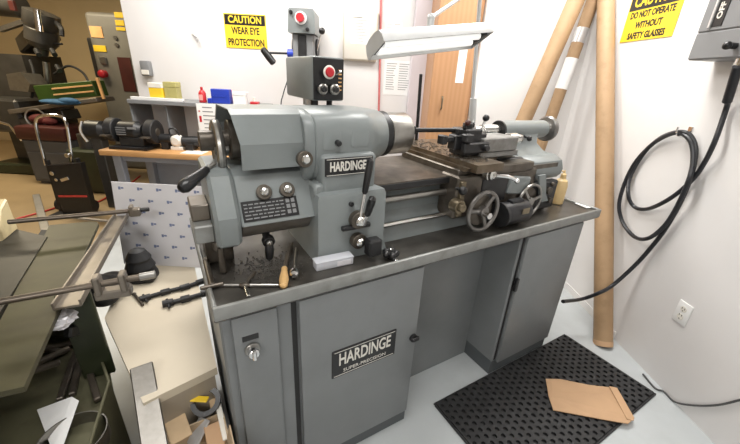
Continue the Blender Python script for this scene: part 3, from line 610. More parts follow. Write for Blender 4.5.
# cardboard tubes
def rolltube(p0, p1, r, label, extra=None):
    o = thing('cardboard_tube', label, 'tube', p0, 0, 'cardboard tubes leaning in the corner'); d_ = Vector(p1)-Vector(p0); L = d_.length
    MB().rev([(r-.004, 0), (r, .002), (r, L-.002), (r-.004, L), (r-.006, L-.001), (r-.006, L-.06)], (0, 0, 0), d_, 32).build('tube_body', 'tube', o)
    if extra:
        for nm, t0, t1, m_ in extra: MB().rev([(r, t0), (r+.0012, t0+.001), (r+.0012, t1-.001), (r, t1)], (0, 0, 0), d_, 32).build(nm, m_, o)
    return o
tb = WZ(603, 345, 0); tr_ = .050
tt = WR(606, 0, tr_+.012); k = (2.725-tb.y)/(tt.y-tb.y); tt = tb+(tt-tb)*k; print('tube top', tt)
rolltube(tb, tt, tr_, 'tall brown cardboard tube standing upright against the right wall', [('end_band', .0, .03, 'cardboard')])
yA = 2.52
A0, A1 = WY(525, 117, yA), WY(577, -2, yA+.06); s = A0.z/(A1.z-A0.z); base = A0-(A1-A0)*s; base.z = .0; topA = A0+(A1-A0)*1.35
rolltube(base, topA, .052, 'leaning cardboard tube behind the lathe, farther left of the two')
B0_, B1_ = WY(551, 117, yA+.13), WY(592, 3, yA+.18); s = B0_.z/(B1_.z-B0_.z); base = B0_-(B1_-B0_)*s; base.z = 0; topB = B0_+(B1_-B0_)*1.2
LB_ = (topB-base).length; ft = lambda px, py: ((WY(px, py, yA+.06)-base).length)
rolltube(base, topB, .040, 'leaning cardboard tube behind the lathe with white label and silver tape', [('paper_label', ft(561, 88), ft(574, 56), 'white'), ('tape_band', ft(581, 40), ft(586, 24), 'tape')])
# ================================================================== FLOOR
mt = thing('floor_mat', 'black perforated rubber anti-fatigue mat on the floor before the lathe', 'mat', (OX, OY, 0), TH)
a0m, a1m, b0m, b1m = .873, 1.904, -.462, .0114
m = MB(); nx, ny = 30, 14; cw, cd = (a1m-a0m)/nx, (b1m-b0m)/ny; zt_, zb_ = .013, .001; K = 8
for i in range(nx):
    for j in range(ny):
        cx, cy = a0m+(i+.5)*cw, b0m+(j+.5)*cd
        o_ = []; sq = [(1, 0), (1, 1), (0, 1), (-1, 1), (-1, 0), (-1, -1), (0, -1), (1, -1)]
        v = [(cx+x*cw/2, cy+y*cd/2, zt_) for x, y in sq]
        rr = .0105; cy += (cd*.23 if i % 2 else -cd*.23); v += [(cx+rr*cos(k_*pi/4), cy+rr*sin(k_*pi/4), zt_) for k_ in range(8)]
        v += [(cx+rr*cos(k_*pi/4), cy+rr*sin(k_*pi/4), zb_) for k_ in range(8)]
        f = []
        for k_ in range(8):
            k2 = (k_+1) % 8; f += [[k_, k2, 8+k2, 8+k_], [8+k_, 8+k2, 16+k2, 16+k_]]
        m.raw(v, f)
m.raw([(x, y, z) for z in (zb_, zt_) for x, y in ((a0m, b0m), (a1m, b0m), (a1m, b1m), (a0m, b1m))], [(0, 1, 5, 4), (1, 2, 6, 5), (2, 3, 7, 6), (3, 0, 4, 7), (3, 2, 1, 0)])
mo_ = m.build('mat_sheet', 'matr', mt, flat=True)
MB().box(a0m-.008, a1m+.008, b1m, b1m+.010, 0, .010, .003).box(a0m-.008, a1m+.008, b0m-.010, b0m, 0, .010, .003).box(a0m-.010, a0m, b0m, b1m, 0, .010, .003).box(a1m, a1m+.010, b0m, b1m, 0, .010, .003).build('bevelled_border', 'matr', mt)
cpx = [(545, 381), (560, 380), (590, 386), (611, 389), (616, 390), (633, 421), (627, 426), (600, 420), (553, 411), (548, 397)]
P_ = [WZ(x, y, .0145) for x, y in cpx]
m = MB(); ctr = sum(P_, Vector())/len(P_)
lift = [.012, .003, .002, .008, .012, .016, .012, .004, .003, .006]
m.loft([[p_+Vector((0, 0, l)) for p_, l in zip(P_, lift)], [p_+Vector((0, 0, l+.004)) for p_, l in zip(P_, lift)]])
cb = thing('cardboard_piece', 'torn flat piece of brown cardboard lying on the black mat', 'cardboard', (ctr.x, ctr.y, .013))
m.v = [v-cb.location for v in m.v]; m.build('sheet', 'cardboard', cb, flat=True)
f0, f1 = P_[4], P_[5]; f2 = WZ(606, 389, .0145); f3 = WZ(625, 425, .0145)
MB().bar(f2.lerp(f0, .5)-cb.location+Vector((0, 0, .018)), f3.lerp(f1, .5)-cb.location+Vector((0, 0, .019)), .030, .006, .002).build('folded_flap', 'cardboard', cb)
random.seed(11)
# ================================================================== BACK WALL AND BENCH
bz, byf = .75, 2.77
bL, bR = WZ(97, 150, bz).x, -.36
bench = thing('workbench', 'wood-topped workbench with grey steel legs along the back wall', 'bench', ((bL+bR)/2, (byf+YB)/2, 0))
bo = bench.location; bw = (bR-bL)/2; bd = (YB-.012-byf)/2
MB().box(-bw, bw, -bd, bd, bz-.045, bz, .006, seg=2).build('bench_top', 'benchtop', bench)
for sx_ in (-1, 1):
    for sy in (-1, 1): MB().box(sx_*(bw-.10)-.035, sx_*(bw-.10)+.035, sy*(bd-.08)-.03, sy*(bd-.08)+.03, 0, bz-.044, .004).build('leg', 'benchleg', bench)
MB().box(-bw+.1, bw-.1, bd-.05, bd-.03, .15, .60, .002).build('back_panel', 'benchleg', bench)
MB().box(-bw+.11, bw-.11, -bd+.07, -bd+.09, bz-.10, bz-.044, .002).build('front_rail', 'benchleg', bench)
ys, zsh = 3.02, 1.138
sL, sR = WY(127, 103, ys).x, WY(263, 107, ys).x
rs = thing('bench_shelf', 'grey steel riser shelf standing on the back of the workbench', 'shelf', ((sL+sR)/2, 3.17, bz)); ro = rs.location; sw = (sR-sL)/2
MB().box(-sw, sw, ys-3.17, .16, zsh-bz-.035, zsh-bz, .004).build('shelf_board', 'shelf', rs)
for s in (-1, 1): MB().box(s*sw-.012 if s > 0 else -sw, s*sw if s > 0 else -sw+.012, ys-3.17+.02, .16, 0, zsh-bz-.034, .002).build('side_panel', 'shelf', rs)
MB().box(-sw+.30, -sw+.312, ys-3.17+.03, .16, 0, zsh-bz-.034, .002).build('divider_panel', 'shelf', rs)
# things on the shelf
def base_on(px, y, z): q = WY(px, 100, y); return Vector((q.x, y, z))
def SB(px0, px1, pytop, y=3.10): 
    l, r = WY(px0, 98, y), WY(px1, 98, y); t = WY((px0+px1)/2, pytop, y); return l.x, r.x, t.z
def shelf_box(px0, px1, pt, m_, name, label, cat, y=3.10, dep=.08, lidm=None):
    x0, x1, zt = SB(px0, px1, pt, y); zt = max(zt, zsh+.02)
    o = thing(name, label, cat, ((x0+x1)/2, y, zsh), 0, 'cartons on the riser shelf'); w_ = (x1-x0)/2; h_ = zt-zsh
    MB().box(-w_, w_, -dep/2, dep/2, 0, h_*.72, .003).build('body', m_, o); MB().box(-w_-.002, w_+.002, -dep/2-.002, dep/2+.002, h_*.72, h_, .003).build('lid', lidm or m_, o); return o
shelf_box(153, 166, 83, 'yellow', 'small_carton', 'pale yellow carton at the left on the riser shelf', 'box', 3.10, .08, 'offwhite')
shelf_box(168, 180, 82, mat('dull_yellow_card', (.42, .38, .14), .6), 'small_carton', 'dull olive-yellow carton right of the pale yellow carton', 'box', 3.12)
x0, x1, zt = SB(133, 184, 95, 3.06)
shelf_tray = thing('parts_tray', 'low white tray in front of the yellow cartons on the riser shelf', 'tray', ((x0+x1)/2, 3.045, zsh)); w_ = (x1-x0)/2
MB().box(-w_, w_, -.014, .014, 0, .006, .001).build('tray_floor', 'white', shelf_tray)
MB().box(-w_, w_, -.017, -.013, 0, .022, .001).box(-w_, w_, .013, .017, 0, .022, .001).box(-w_, -w_+.004, -.014, .014, 0, .022, .001).box(w_-.004, w_, -.014, .014, 0, .022, .001).build('rim', 'white', shelf_tray)
q = base_on(203, 3.08, zsh); ob = thing('red_bottle', 'small red spray can on the riser shelf left of the blue bin', 'bottle', q)
MB().rev([(.026, 0), (.03, .004), (.03, .075), (.02, .095), (.012, .10)], (0, 0, 0), (0, 0, 1), 20).build('body', 'red', ob)
MB().cyl((0, 0, .098), (0, 0, .125), .010).build('cap', 'red', ob); MB().box(-.015, .015, -.0315, -.0285, .02, .065, .0).build('printed_label', 'pink', ob)
x0, x1, zt = SB(211, 231, 89, 3.08); bb_ = thing('blue_bin', 'small bright blue plastic bin on the riser shelf', 'bin', ((x0+x1)/2, 3.08, zsh)); w_ = (x1-x0)/2; h_ = zt-zsh
MB().box(-w_*.8, w_, -.035, .035, 0, h_, .004).build('body', 'blue', bb_); MB().box(-w_*1.15, -w_*.75, -.045, .03, 0, h_*.35, .003).box(-w_*.7, w_*.9, -.037, -.034, h_*.45, h_*.55, 0).build('front_lip', 'blue', bb_)
q = base_on(230, 3.19, zsh); m = MB().ball((q.x, q.y, zsh+.055), .075, (1.05, .75, .74)).ball((q.x+.05, q.y-.02, zsh+.035), .045, (1, .8, .78)).ball((q.x-.06, q.y, zsh+.035), .045, (1, .8, .78))
solo('wrapped_bundle', m, 'pink', 'soft pink wrapped bundle behind the blue bin', 'bundle')
shelf_box(234, 247, 92, 'white', 'small_carton', 'small white carton on the riser shelf right of the blue bin', 'box', 3.08, .06)
q = base_on(255, 3.07, zsh); sm = thing('small_gauge', 'little red block with white top near the right end of the riser shelf', 'block', q)
MB().box(-.035, .03, -.03, .03, 0, .03, .003).build('base', 'red', sm); MB().cyl((-.008, 0, .03), (-.008, 0, .065), .012).build('top', 'offwhite', sm)
# grinder on the bench
gx0, gx1 = WY(106, 130, 2.92).x, WY(162, 130, 2.92).x
gr = thing('bench_grinder', 'black bench grinder with round wheel guards on the workbench left end', 'grinder', ((gx0+gx1)/2, 2.92, bz)); gw = (gx1-gx0)/2
MB().box(-gw*.75, gw*.6, -.10, .10, 0, .025, .005).box(-.10, .10, -.07, .07, .02, .10, .01).build('base', 'iron', gr)
MB().rev([(.05, 0), (.075, .02), (.078, .16), (.05, .20)], (-.12, 0, .145), (.12, 0, .145), 28).build('motor_housing', 'iron', gr)
for s in (-1, 1):
    c = Vector((s*(gw-.075), 0, .145)); wg = MB().cyl(c-Vector((.035, 0, 0)), c+Vector((.035, 0, 0)), .098, n=30, bev=.006).build('wheel_guard', 'rubber', gr)
    MB().cyl(c+Vector((.034*s, 0, 0)), c+Vector((.04*s, 0, 0)), .03).build('end_cap', 'dsteel', wg)
    MB().box(c.x-.03, c.x+.03, -.15, -.09, .11, .122, .002).build('tool_rest', 'dsteel', gr)
m = MB()
for i in range(4): m.box(-.10, -.02, -.0795, -.077, .12+.018*i, .127+.018*i, 0)
m.box(0.0, .07, -.0795, -.076, .168, .185, 0); m.build('rating_plate', 'shelf', gr)
# dial gadget + black pump
q = WZ(176, 137, bz); q.y = 2.93; q = Vector((WY(176, 130, 2.95).x, 2.95, bz))
dg_ = thing('transfer_pump', 'small pump with a pale body and dark motor on the bench right of the grinder', 'pump', q)
MB().box(-.05, .05, -.04, .04, 0, .03, .004).rev([(.04, 0), (.05, .01), (.05, .06), (.03, .075)], (0, .03, .075), (0, -.06, .075), 22).build('body', 'offwhite', dg_)
MB().cyl((-.16, 0, .085), (-.045, 0, .085), .042).box(-.13, -.07, -.04, .04, 0, .06, .004).build('motor', 'iron', dg_); MB().cyl((.04, 0, .07), (.17, .03, .07), .045).box(.08, .14, -.04, .06, 0, .06, .004).build('pump_head', 'iron', dg_)
MB().tube([(-.06, 0, .12), (-.05, -.01, .17), (0, -.01, .175), (.02, 0, .12)], .007).build('hose', 'iron', dg_)
q = Vector((WY(192, 146, 2.84).x, 2.86, bz)); solo('paper_sheet', MB().box(q.x-.09, q.x+.09, 2.80, 2.93, bz, bz+.003, 0), 'offwhite', 'cream paper sheet flat on the bench behind the lathe handwheel', 'paper')
# chart hanging before the shelf
y_ = 3.012; c = [WY(195, 106, y_), WY(246, 108, y_), WY(246, 158, y_), WY(207, 158, y_)]
xa, xb, za, zb2 = c[0].x+.01, WY(300, 108, y_).x*.0+c[1].x, zsh-.003, .80
chrt = thing('printed_chart', 'white printed chart hanging from the shelf edge behind the lathe cover', 'chart', ((xa+xb)/2, y_, zb2)); w_ = (xb-xa)/2
MB().box(-w_, w_, -.004, 0, 0, za-zb2, .001).build('sheet', 'white', chrt)
m = MB(); m.mat(0)
for i in range(8): m.box(-w_+.05, -w_+.05+random.uniform(.05, .12), -.0048, -.004, (za-zb2)*(.9-.1*i), (za-zb2)*(.9-.1*i)+.008, 0)
m.mat(1).box(-w_+.015, -w_+.035, -.0048, -.004, (za-zb2)*.55, (za-zb2)*.70, 0).box(-w_+.015, -w_+.03, -.0048, -.004, (za-zb2)*.80, (za-zb2)*.83, 0)
m.build('printing', ['shelf', 'red'], chrt)
# drill press
dp = thing('drill_press', 'grey bench drill press with a red stop button behind the lathe control box', 'drill press', (-.60, 3.12, bz))
zz = lambda z: z-bz
MB().box(-.14, .14, -.20, .14, 0, .03, .006).build('base', 'shelf', dp)
MB().cyl((0, .07, .03), (0, .07, zz(1.78)), .032).build('column', 'steel', dp)
MB().box(-.12, .12, -.18, .06, .30, .325, .005).cyl((0, .07, .27), (0, .07, .36), .045).build('table', 'shelf', dp)
x0, x1 = WY(288, 10, 2.95).x+.60, WY(314, 10, 2.95).x+.60
hz0, hz1 = zz(WY(300, 33, 2.95).z), zz(WY(300, 8, 2.95).z)
hd = MB().loft([[Vector((x, y, z)) for x, y in ((x0-e, -.17), (x1+e, -.17), (x1+e-.01, .13), (x0-e+.01, .13))] for z, e in ((hz0, .004), (hz0+.012, .008), (hz1-.012, 0), (hz1, -.010))]).build('head', 'paint', dp)
xm = (x0+x1)/2; zm = hz0+(hz1-hz0)*.60
MB().cyl((xm, -.175, zm), (xm, -.19, zm), .044).build('button_collar', 'white', hd)
MB().cyl((xm+.0, -.188, zm), (xm, -.225, zm), .030).build('stop_button', 'red', hd, )
for a_, b_ in ((x0+.022, hz1-.03), (x1-.05, hz0+.025)): MB().cyl((a_, -.172, b_), (a_, -.185, b_), .014).build('screw_cap', 'black', hd)
MB().box(x0+.015, x1-.008, -.14, .09, zz(1.42), hz0+.002, .012).build('gearbox', 'shelf', dp)
MB().box(xm-.035, xm+.03, -.148, -.136, zz(1.53), hz0-.01, .004).build('front_plate', 'iron', dp)
MB().cyl((x1-.012, -.02, zz(1.60)), (x1+.006, -.02, zz(1.60)), .07).build('hub_ring', 'iron', dp); MB().cyl((x0-.0, -.02, zz(1.60)), (x0+.02, -.02, zz(1.60)), .075).build('hub_ring', 'iron', dp)
MB().cyl((xm, -.07, .42), (xm, -.07, zz(1.43)), .022).build('spindle', 'steel', dp)
hb = Vector((x0-.03, -.10, zz(WY(287, 53, 2.95).z)))
hbo = MB().cyl(hb, hb+Vector((.06, 0, 0)), .032).build('feed_hub', 'blue', dp)
g = Vector((WY(272, 62, 2.90).x+.60, -.20, zz(WY(272, 62, 2.90).z))); g2 = Vector((WY(258, 43, 2.90).x+.60, -.22, zz(WY(258, 43, 2.90).z)))
gm = g.lerp(g2, .5)
MB().cyl(hb, gm, .008).build('feed_arm', 'iron', hbo)
MB().rev([(.014, 0), (.026, .008), (.028, .06), (.024, .125), (.012, .135)], g.lerp(g2, -.1), g2, 20).build('feed_grip', 'black', hbo)
g = Vector((WY(322, 31, 2.95).x+.60, -.17, zz(WY(322, 31, 2.95).z))); MB().cyl((x1, -.06, zz(1.58)), g, .005).mat(1).ball(g, .024).build('feed_handle', ['chrome', 'black'], dp)
# wall furniture of the back wall
x0, x1 = WY(343, 30, YB-.05).x, WY(378, 30, YB-.05).x; za, zb2 = WY(360, 61, YB-.05).z, WY(360, 11, YB-.05).z
dh = thing('wall_cabinet', 'cream shallow wall box with a paper on its front beside the red line', 'box', ((x0+x1)/2, YB, za)); w_ = (x1-x0)/2
bgm = mat('cream_steel', (.60, .54, .44), .5, 0, .03, 6); MB().box(-w_, w_, -.05, 0, 0, zb2-za, .012, seg=2).build('body', bgm, dh)
MB().box(-w_+.012, w_-.012, -.058, -.048, .012, zb2-za-.012, .008, seg=2).build('door', mat('cream_door', (.68, .64, .57), .5, 0, .03, 6), dh)
nt_ = MB().box(-w_+.07, w_-.07, -.0595, -.0578, .13, zb2-za-.06, 0).build('notice', 'white', dh)
m = MB()
for i in range(9): m.box(-w_+.085, w_-.085-random.random()*.05, -.0603, -.0594, .15+.022*i, .154+.022*i, 0)
m.build('printing', 'shelf', nt_)
solo('red_line', MB().tube([WY(381.5, -25, YB-.0092), WY(380.5, 30, YB-.0092), WY(379.5, 80, YB-.0092), WY(378, 140, YB-.0092)], .009, 10), 'pinkhose', 'thin faded red air line running down the back wall', 'hose')
def notice(px0, px1, py0, py1, label, y=YB-.001, rows=12):
    a, b = WY(px0, py0, y), WY(px1, py1, y)
    o = thing('paper_notice', label, 'notice', ((a.x+b.x)/2, y, b.z)); w_ = (b.x-a.x)/2; h_ = a.z-b.z
    MB().box(-w_, w_, -.0015, .001, 0, h_, 0).build('sheet', 'white', o); m = MB()
    for c_ in range(2):
        for i in range(rows): m.box(-w_*.85+c_*w_*.9, -w_*.85+c_*w_*.9+w_*random.uniform(.5, .75), -.0022, -.0014, h_*(.9-.8*i/rows), h_*(.9-.8*i/rows)+h_*.018, 0)
    m.build('printing', 'shelf', o); return o
notice(385, 410, 60, 96, 'white printed notice on the back wall left of the wooden cabinet')
notice(386, 401, 22, 45, 'blank-looking white notice above the printed one, behind the lamp shade', rows=5)
q = WY(197, 38, YB); wh = thing('coat_hook', 'small bent metal hook alone on the back wall', 'hook', q)
MB().tube([(-.03, -.003, .03), (-.005, -.02, .01), (.02, -.03, .0), (.025, -.03, -.035)], .006).build('prong', 'tape', wh); MB().cyl((-.03, 0, .03), (-.03, -.006, .03), .012).build('back_plate', 'offwhite', wh)
x0, x1 = WY(144, 68, YB).x, WY(153, 68, YB).x; za, zb2 = WY(150, 76, YB-.03).z, WY(150, 61, YB-.03).z
wd = thing('wall_dispenser', 'small grey-white dispenser on the wall at the left of the shelf', 'dispenser', ((x0+x1)/2, YB, za)); w_ = (x1-x0)/2
MB().box(-w_, w_, -.06, 0, 0, zb2-za, .012, seg=2).build('body', 'shelf', wd); MB().box(-w_*.8, w_*.8, -.064, -.055, .01, (zb2-za)*.4, .003).build('front_panel', 'offwhite', wd)
solo('extension_lead', MB().tube([WY(291, 70, 3.16), WY(287, 82, 3.1), WY(283, 95, 3.06), WY(281, 108, 3.02), Vector((WY(281, 115, 3.0).x, 3.0, bz+.007))], .005, 8), 'cable', 'thin black lead hanging beside the drill press column', 'cord')
# wooden cabinet
y_ = 2.83; x0, x1 = WY(434, 60, y_).x, xc-.004
wc_ = thing('wooden_cupboard', 'tall oak-veneer cupboard with a white paper strip behind the lathe', 'cupboard', ((x0+x1)/2, (y_+YB)/2, 0)); w_ = (x1-x0)/2; d_ = (YB-y_)/2-.004
MB().box(-w_, w_, -d_+.02, d_, 0, 2.15, .004).build('carcass', 'oak', wc_)
for i, (xa, xb) in enumerate(((-w_+.002, w_-.022), )):
    dd = MB().box(xa, xb, -d_, -d_+.022, .06, 2.14, .003).build('door', 'oak', wc_)
    qh = WY(443, 103, y_); hx = qh.x-(x0+x1)/2; hz_ = qh.z
    MB().tube([(hx-.012, -d_+.002, hz_+.045), (hx-.012, -d_-.025, hz_+.04), (hx-.012, -d_-.028, hz_), (hx-.012, -d_-.025, hz_-.04), (hx-.012, -d_+.002, hz_-.045)], .006).build('handle', 'brass', dd)
    qs, qe = WY(459, 83, y_), WY(464, 48, y_); 
    MB().box(qs.x-.03-(x0+x1)/2, qs.x+.03-(x0+x1)/2, -d_-.0015, -d_+.001, qs.z, qe.z, 0).build('paper_strip', 'white', dd)
# ================================================================== FAR LEFT ROOM
def far(px, py, y): return WY(px, py, y)
# milling machine
my = 4.75
mill = thing('milling_machine', 'dark grey vertical milling machine in the far left room', 'milling machine', (-4.62, my, 0)); o_ = mill.location
L_ = lambda px, py, y=my-.15: WY(px, py, y)-o_
MB().box(-.35, .45, -.45, .45, 0, .14, .02).build('base', 'green', mill)
MB().loft([[Vector((x, y, z)) for x, y in ((-.28, -.15), (.22, -.15), (.22, .42), (-.28, .42))] for z in (.12, 1.45)]).build('column', 'millgrey', mill)
MB().box(-.25, .28, -.48, -.12, .55, .95, .03).build('knee', 'millgrey', mill)
hq = L_(40, 30)
MB().bar((-.15, .40, 1.56), (hq.x-.06, .0, hq.z+.0), .26, .20, .02).build('ram', 'millgrey', mill)
t0, t1 = L_(42, 11), L_(42, 58)
mh = MB().rev([(.10, 0), (.17, .02), (.18, .14), (.15, .20), (.16, .21), (.16, .34), (.12, .40), (.07, .42), (.06, .50)], t0, t1, 30).build('head', 'millgrey', mill)
MB().cyl(L_(46, 62), L_(48, 82), .035).cyl(L_(48, 80), L_(49, 92), .018).build('quill', 'steel', mill)
a, b = L_(33, 13), L_(41, 34); MB().cyl(L_(37, 10, my-.28), L_(40, 32, my-.32), .035).build('chrome_cover', 'chrome', mh)
MB().tube([L_(55, 22), L_(61, 28, my-.25), L_(62, 36, my-.28)], .025).cyl(L_(53, 44), L_(62, 44, my-.25), .012).build('feed_handle', 'iron', mh)
MB().bar(L_(0, 30), L_(24, 22), .06, .05).build('overarm', 'steel', mill)
MB().cyl(L_(-8, 3, my-.1), L_(22, 6, my-.1), .13, n=28, bev=.02).build('motor', 'millgrey', mill)
MB().box(L_(15, 8, my-.3).x-.03, L_(15, 8, my-.3).x+.03, -.34, -.30, L_(15, 8).z-.05, L_(15, 8).z+.05, .004).build('motor_plate', 'darkred', mill)
MB().tube([L_(54, 74, my-.2), L_(68, 66, my-.2), L_(82, 72, my-.25), L_(90, 84, my-.4)], .014).build('coolant_hose', 'iron', mill)
MB().tube([L_(30, 60, my-.25), L_(34, 75, my-.3), L_(32, 98, my-.4)], .016).build('coolant_hose', 'rubber', mill)
for px_, py_ in ((52, 50), (57, 66), (36, 50)): MB().cyl(L_(px_, py_, my-.35), L_(px_+3, py_+5, my-.42), .026).build('control_knob', 'iron', mill)
kq_ = L_(36, 118, 4.15); MB().ring(kq_, (.3, -1, .1), .10, .012, 28, 8).bar(kq_-Vector((.09, 0, 0)), kq_+Vector((.09, 0, 0)), .02, .012).build('table_handwheel', 'steel', mill)
MB().cyl(L_(10, 125, 4.2), L_(22, 140, 4.0), .018).cyl(L_(0, 122, 4.2), L_(10, 125, 4.2), .018).build('crank_handle', 'chrome', mill)
MB().loft([[L_(x, y, my-.5)+Vector((0, dy, 0)) for x, y in ((6+k, 74+k*.3), (20+k*.6, 72+k), (30+k*.2, 84+k), (28, 92+k*.3), (10+k, 90))] for dy, k in ((0, 0), (.25, 2))]).build('splash_guard', 'steel', mill)
tl, tr2 = WY(20, 111, 4.32), WY(106, 99, 4.32)
mtab = MB().bar(tl-o_, tr2-o_, .30, .05, .006).build('table', 'channel', mill)
MB().bar(WY(30, 122, 4.4)-o_, WY(72, 114, 4.4)-o_, .26, .12, .01).build('saddle', 'millgrey', mill)
# green block with yellow strips resting on the mill table
a, b = WY(44, 95, 4.30), WY(101, 90, 4.30); 
gv = thing('green_toolbox', 'green drawer box with pale yellow strips on the milling machine table', 'toolbox', a.lerp(b, .5)); g_ = gv.location
zdir = Vector((0, 0, 1))
MB().bar(a-g_+zdir*.02, b-g_+zdir*.02, .20, .17, .006).build('body', 'green2', gv)
for t in (.0, .065): MB().bar(a.lerp(b, .30)-g_+Vector((0, -.105, .055-t)), b-g_+Vector((-.01, -.105, .055-t)), .012, .016, .001).build('strip', 'orange', gv)
MB().bar(WY(97, 78, 4.17)-g_, WY(104, 99, 4.17)-g_, .02, .03, .002).build('end_strip', 'orange', gv)
a = WY(60, 102, 4.12)
m = MB().ball((0, 0, 0), .16, (1.5, .5, .20)).ball((.12, -.02, .02), .09, (1.3, .6, .4)); m.v = [v+a for v in m.v]
solo('blue_rag', m, 'bluerag', 'crumpled blue rag on the front edge of the milling machine table', 'rag')
# far cabinet with red top
fy = 3.98; x0, x1 = WZ(38, 183, 0).x, WZ(81, 185, 0).x
fc = thing('storage_cabinet', 'low dark grey storage cabinet with a red rag-covered top in the far room', 'cabinet', ((x0+x1)/2, fy+.25, 0)); w_ = (x1-x0)/2; zt = WY(60, 142, fy).z
MB().box(-w_, w_, -.24, .24, .03, zt, .008).box(-w_+.02, w_-.02, -.2, .2, 0, .04, .002).build('body', 'cabfar', fc)
MB().box(-w_+.02, w_-.02, -.25, -.238, .06, zt-.14, .004).build('door', 'cabfar', fc)
MB().box(-w_-.05, w_+.02, -.26, .2, zt, zt+.16, .03, seg=2).build('drawer', 'darkred', fc)
solo('red_rag', MB().ball((x0+.12, fy+.2, zt+.22), .10, (1.3, .8, .6)).ball((x0+.24, fy+.18, zt+.20), .08, (1.1, .7, .5)), 'redrag', 'dark red rag lying on the low storage cabinet', 'rag')
# dolly with black tool case
dy = 3.15
x0, x1 = WZ(63, 213, 0).x, WZ(95, 211, 0).x
dl = thing('hand_truck', 'black folding hand truck with a chrome U handle in the far room', 'hand truck', ((x0+x1)/2, dy, 0)); o_ = dl.location
hd = [WY(46, 165, dy+.05)-o_, WY(42, 150, dy+.05)-o_, WY(36, 125, dy+.05)-o_, WY(39, 117, dy+.05)-o_, WY(50, 115, dy+.05)-o_, WY(62, 117, dy+.05)-o_, WY(67, 126, dy+.05)-o_, WY(71, 152, dy+.05)-o_, WY(73, 165, dy+.05)-o_]
MB().tube(hd, .013, 10).build('handle', 'chrome', dl)
MB().bar(WY(47, 160, dy+.03)-o_, WY(62, 212, dy+.03)-o_, .03, .03).bar(WY(77, 158, dy+.03)-o_, WY(94, 210, dy+.03)-o_, .03, .03).build('frame', 'iron', dl)
for px, py in ((62, 207), (93, 206)):
    c = WY(px, py, dy+.08)-o_; c.z = .06; MB().cyl(c-Vector((.02, 0, 0)), c+Vector((.02, 0, 0)), .06).build('wheel', 'rubber', dl)
MB().box(-.17, .17, -.12, .02, .004, .016, .002).build('toe_plate', 'iron', dl)
kq = WY(69, 155, dy)-o_; MB().cyl(kq+Vector((0, 0, 0)), kq+Vector((0, -.03, 0)), .022).build('lock_knob', 'chrome', dl)
tc_ = thing('tool_case', 'black tool case with a red stripe strapped on the hand truck', 'case', (o_.x-.04, dy-.06, .018)); 
c0, c1 = WY(46, 166, dy-.06)-tc_.location, WY(80, 163, dy-.06)-tc_.location
c2, c3 = WY(62, 209, dy-.06)-tc_.location, WY(92, 207, dy-.06)-tc_.location
c2.z = 0; c3.z = 0
tb_ = MB().loft([[c2+Vector((0, 0, 0)), c3, c3+Vector((0, .055, 0)), c2+Vector((0, .055, 0))], [c0, c1, c1+Vector((0, .055, 0)), c0+Vector((0, .055, 0))]]).build('case_body', 'black', tc_)
def onf(u, v): return c0.lerp(c1, u).lerp(c2.lerp(c3, u), v)+Vector((0, -.004, 0))
MB().bar(onf(.05, .62), onf(.95, .62), .004, .02).build('stripe', 'redhose', tc_)
MB().cyl(onf(.12, .15), onf(.12, .15)-Vector((0, .01, 0)), .02).cyl(onf(.18, .28), onf(.18, .28)-Vector((0, .01, 0)), .015).bar(onf(.3, .3), onf(.55, .26), .01, .03).build('latch', 'chrome', tc_)
# machine control cabinet
cy_ = 4.85
x0, x1, xr = WY(85, 20, cy_).x, WY(132, 60, cy_).x, 0
cn = thing('control_cabinet', 'tall dark grey machine control cabinet with yellow stickers in the far room', 'control cabinet', ((x0+x1)/2+.05, cy_+.3, 0)); o_ = cn.location; w_ = (x1-x0)/2+.06
zt = WY(105, 12, cy_).z
MB().box(-w_-.0, w_+.3, -.30, .30, 0, zt, .05, seg=3).build('body', 'cncgrey', cn)
def onc(px0, px1, py0, py1, m_, nm, dpt=.008):
    a, b = WY(px0, py0, cy_-.001)-o_, WY(px1, py1, cy_-.001)-o_; return MB().box(min(a.x, b.x), max(a.x, b.x), -.30-dpt, -.297, min(a.z, b.z), max(a.z, b.z), .002).build(nm, m_, cn)
onc(89, 104, 26, 38, 'orange', 'picture'); onc(93, 107, 45, 52, 'yellow', 'sticker')
onc(114, 124, 12, 18, 'yellow', 'sticker'); onc(115, 125, 20, 26, 'yellow', 'sticker'); onc(116, 126, 27, 31, 'yellow', 'sticker')
onc(117, 137, 57, 92, 'darkred', 'red_panel')
for px, py in ((116, 38), (117, 45)): a = WY(px, py, cy_)-o_; MB().cyl((a.x, -.30, a.z), (a.x, -.315, a.z), .025).build('indicator', 'steel', cn)
a = WY(105, 74, cy_)-o_; MB().cyl((a.x, -.30, a.z), (a.x, -.36, a.z), .045).ball((a.x, -.36, a.z), .05, (1, .5, 1)).build('stop_button', 'red', cn)
a = WY(104, 60, cy_)-o_; MB().box(a.x-.04, a.x+.04, -.33, -.29, a.z-.05, a.z+.04, .008).build('switch', 'steel', cn)
pa, pb3 = WY(76, 36, cy_-.05)-o_, WY(97, 78, cy_-.05)-o_
MB().box(pa.x, pb3.x, -.20, .1, pb3.z, pa.z, .015).build('side_pendant', 'millgrey', cn)
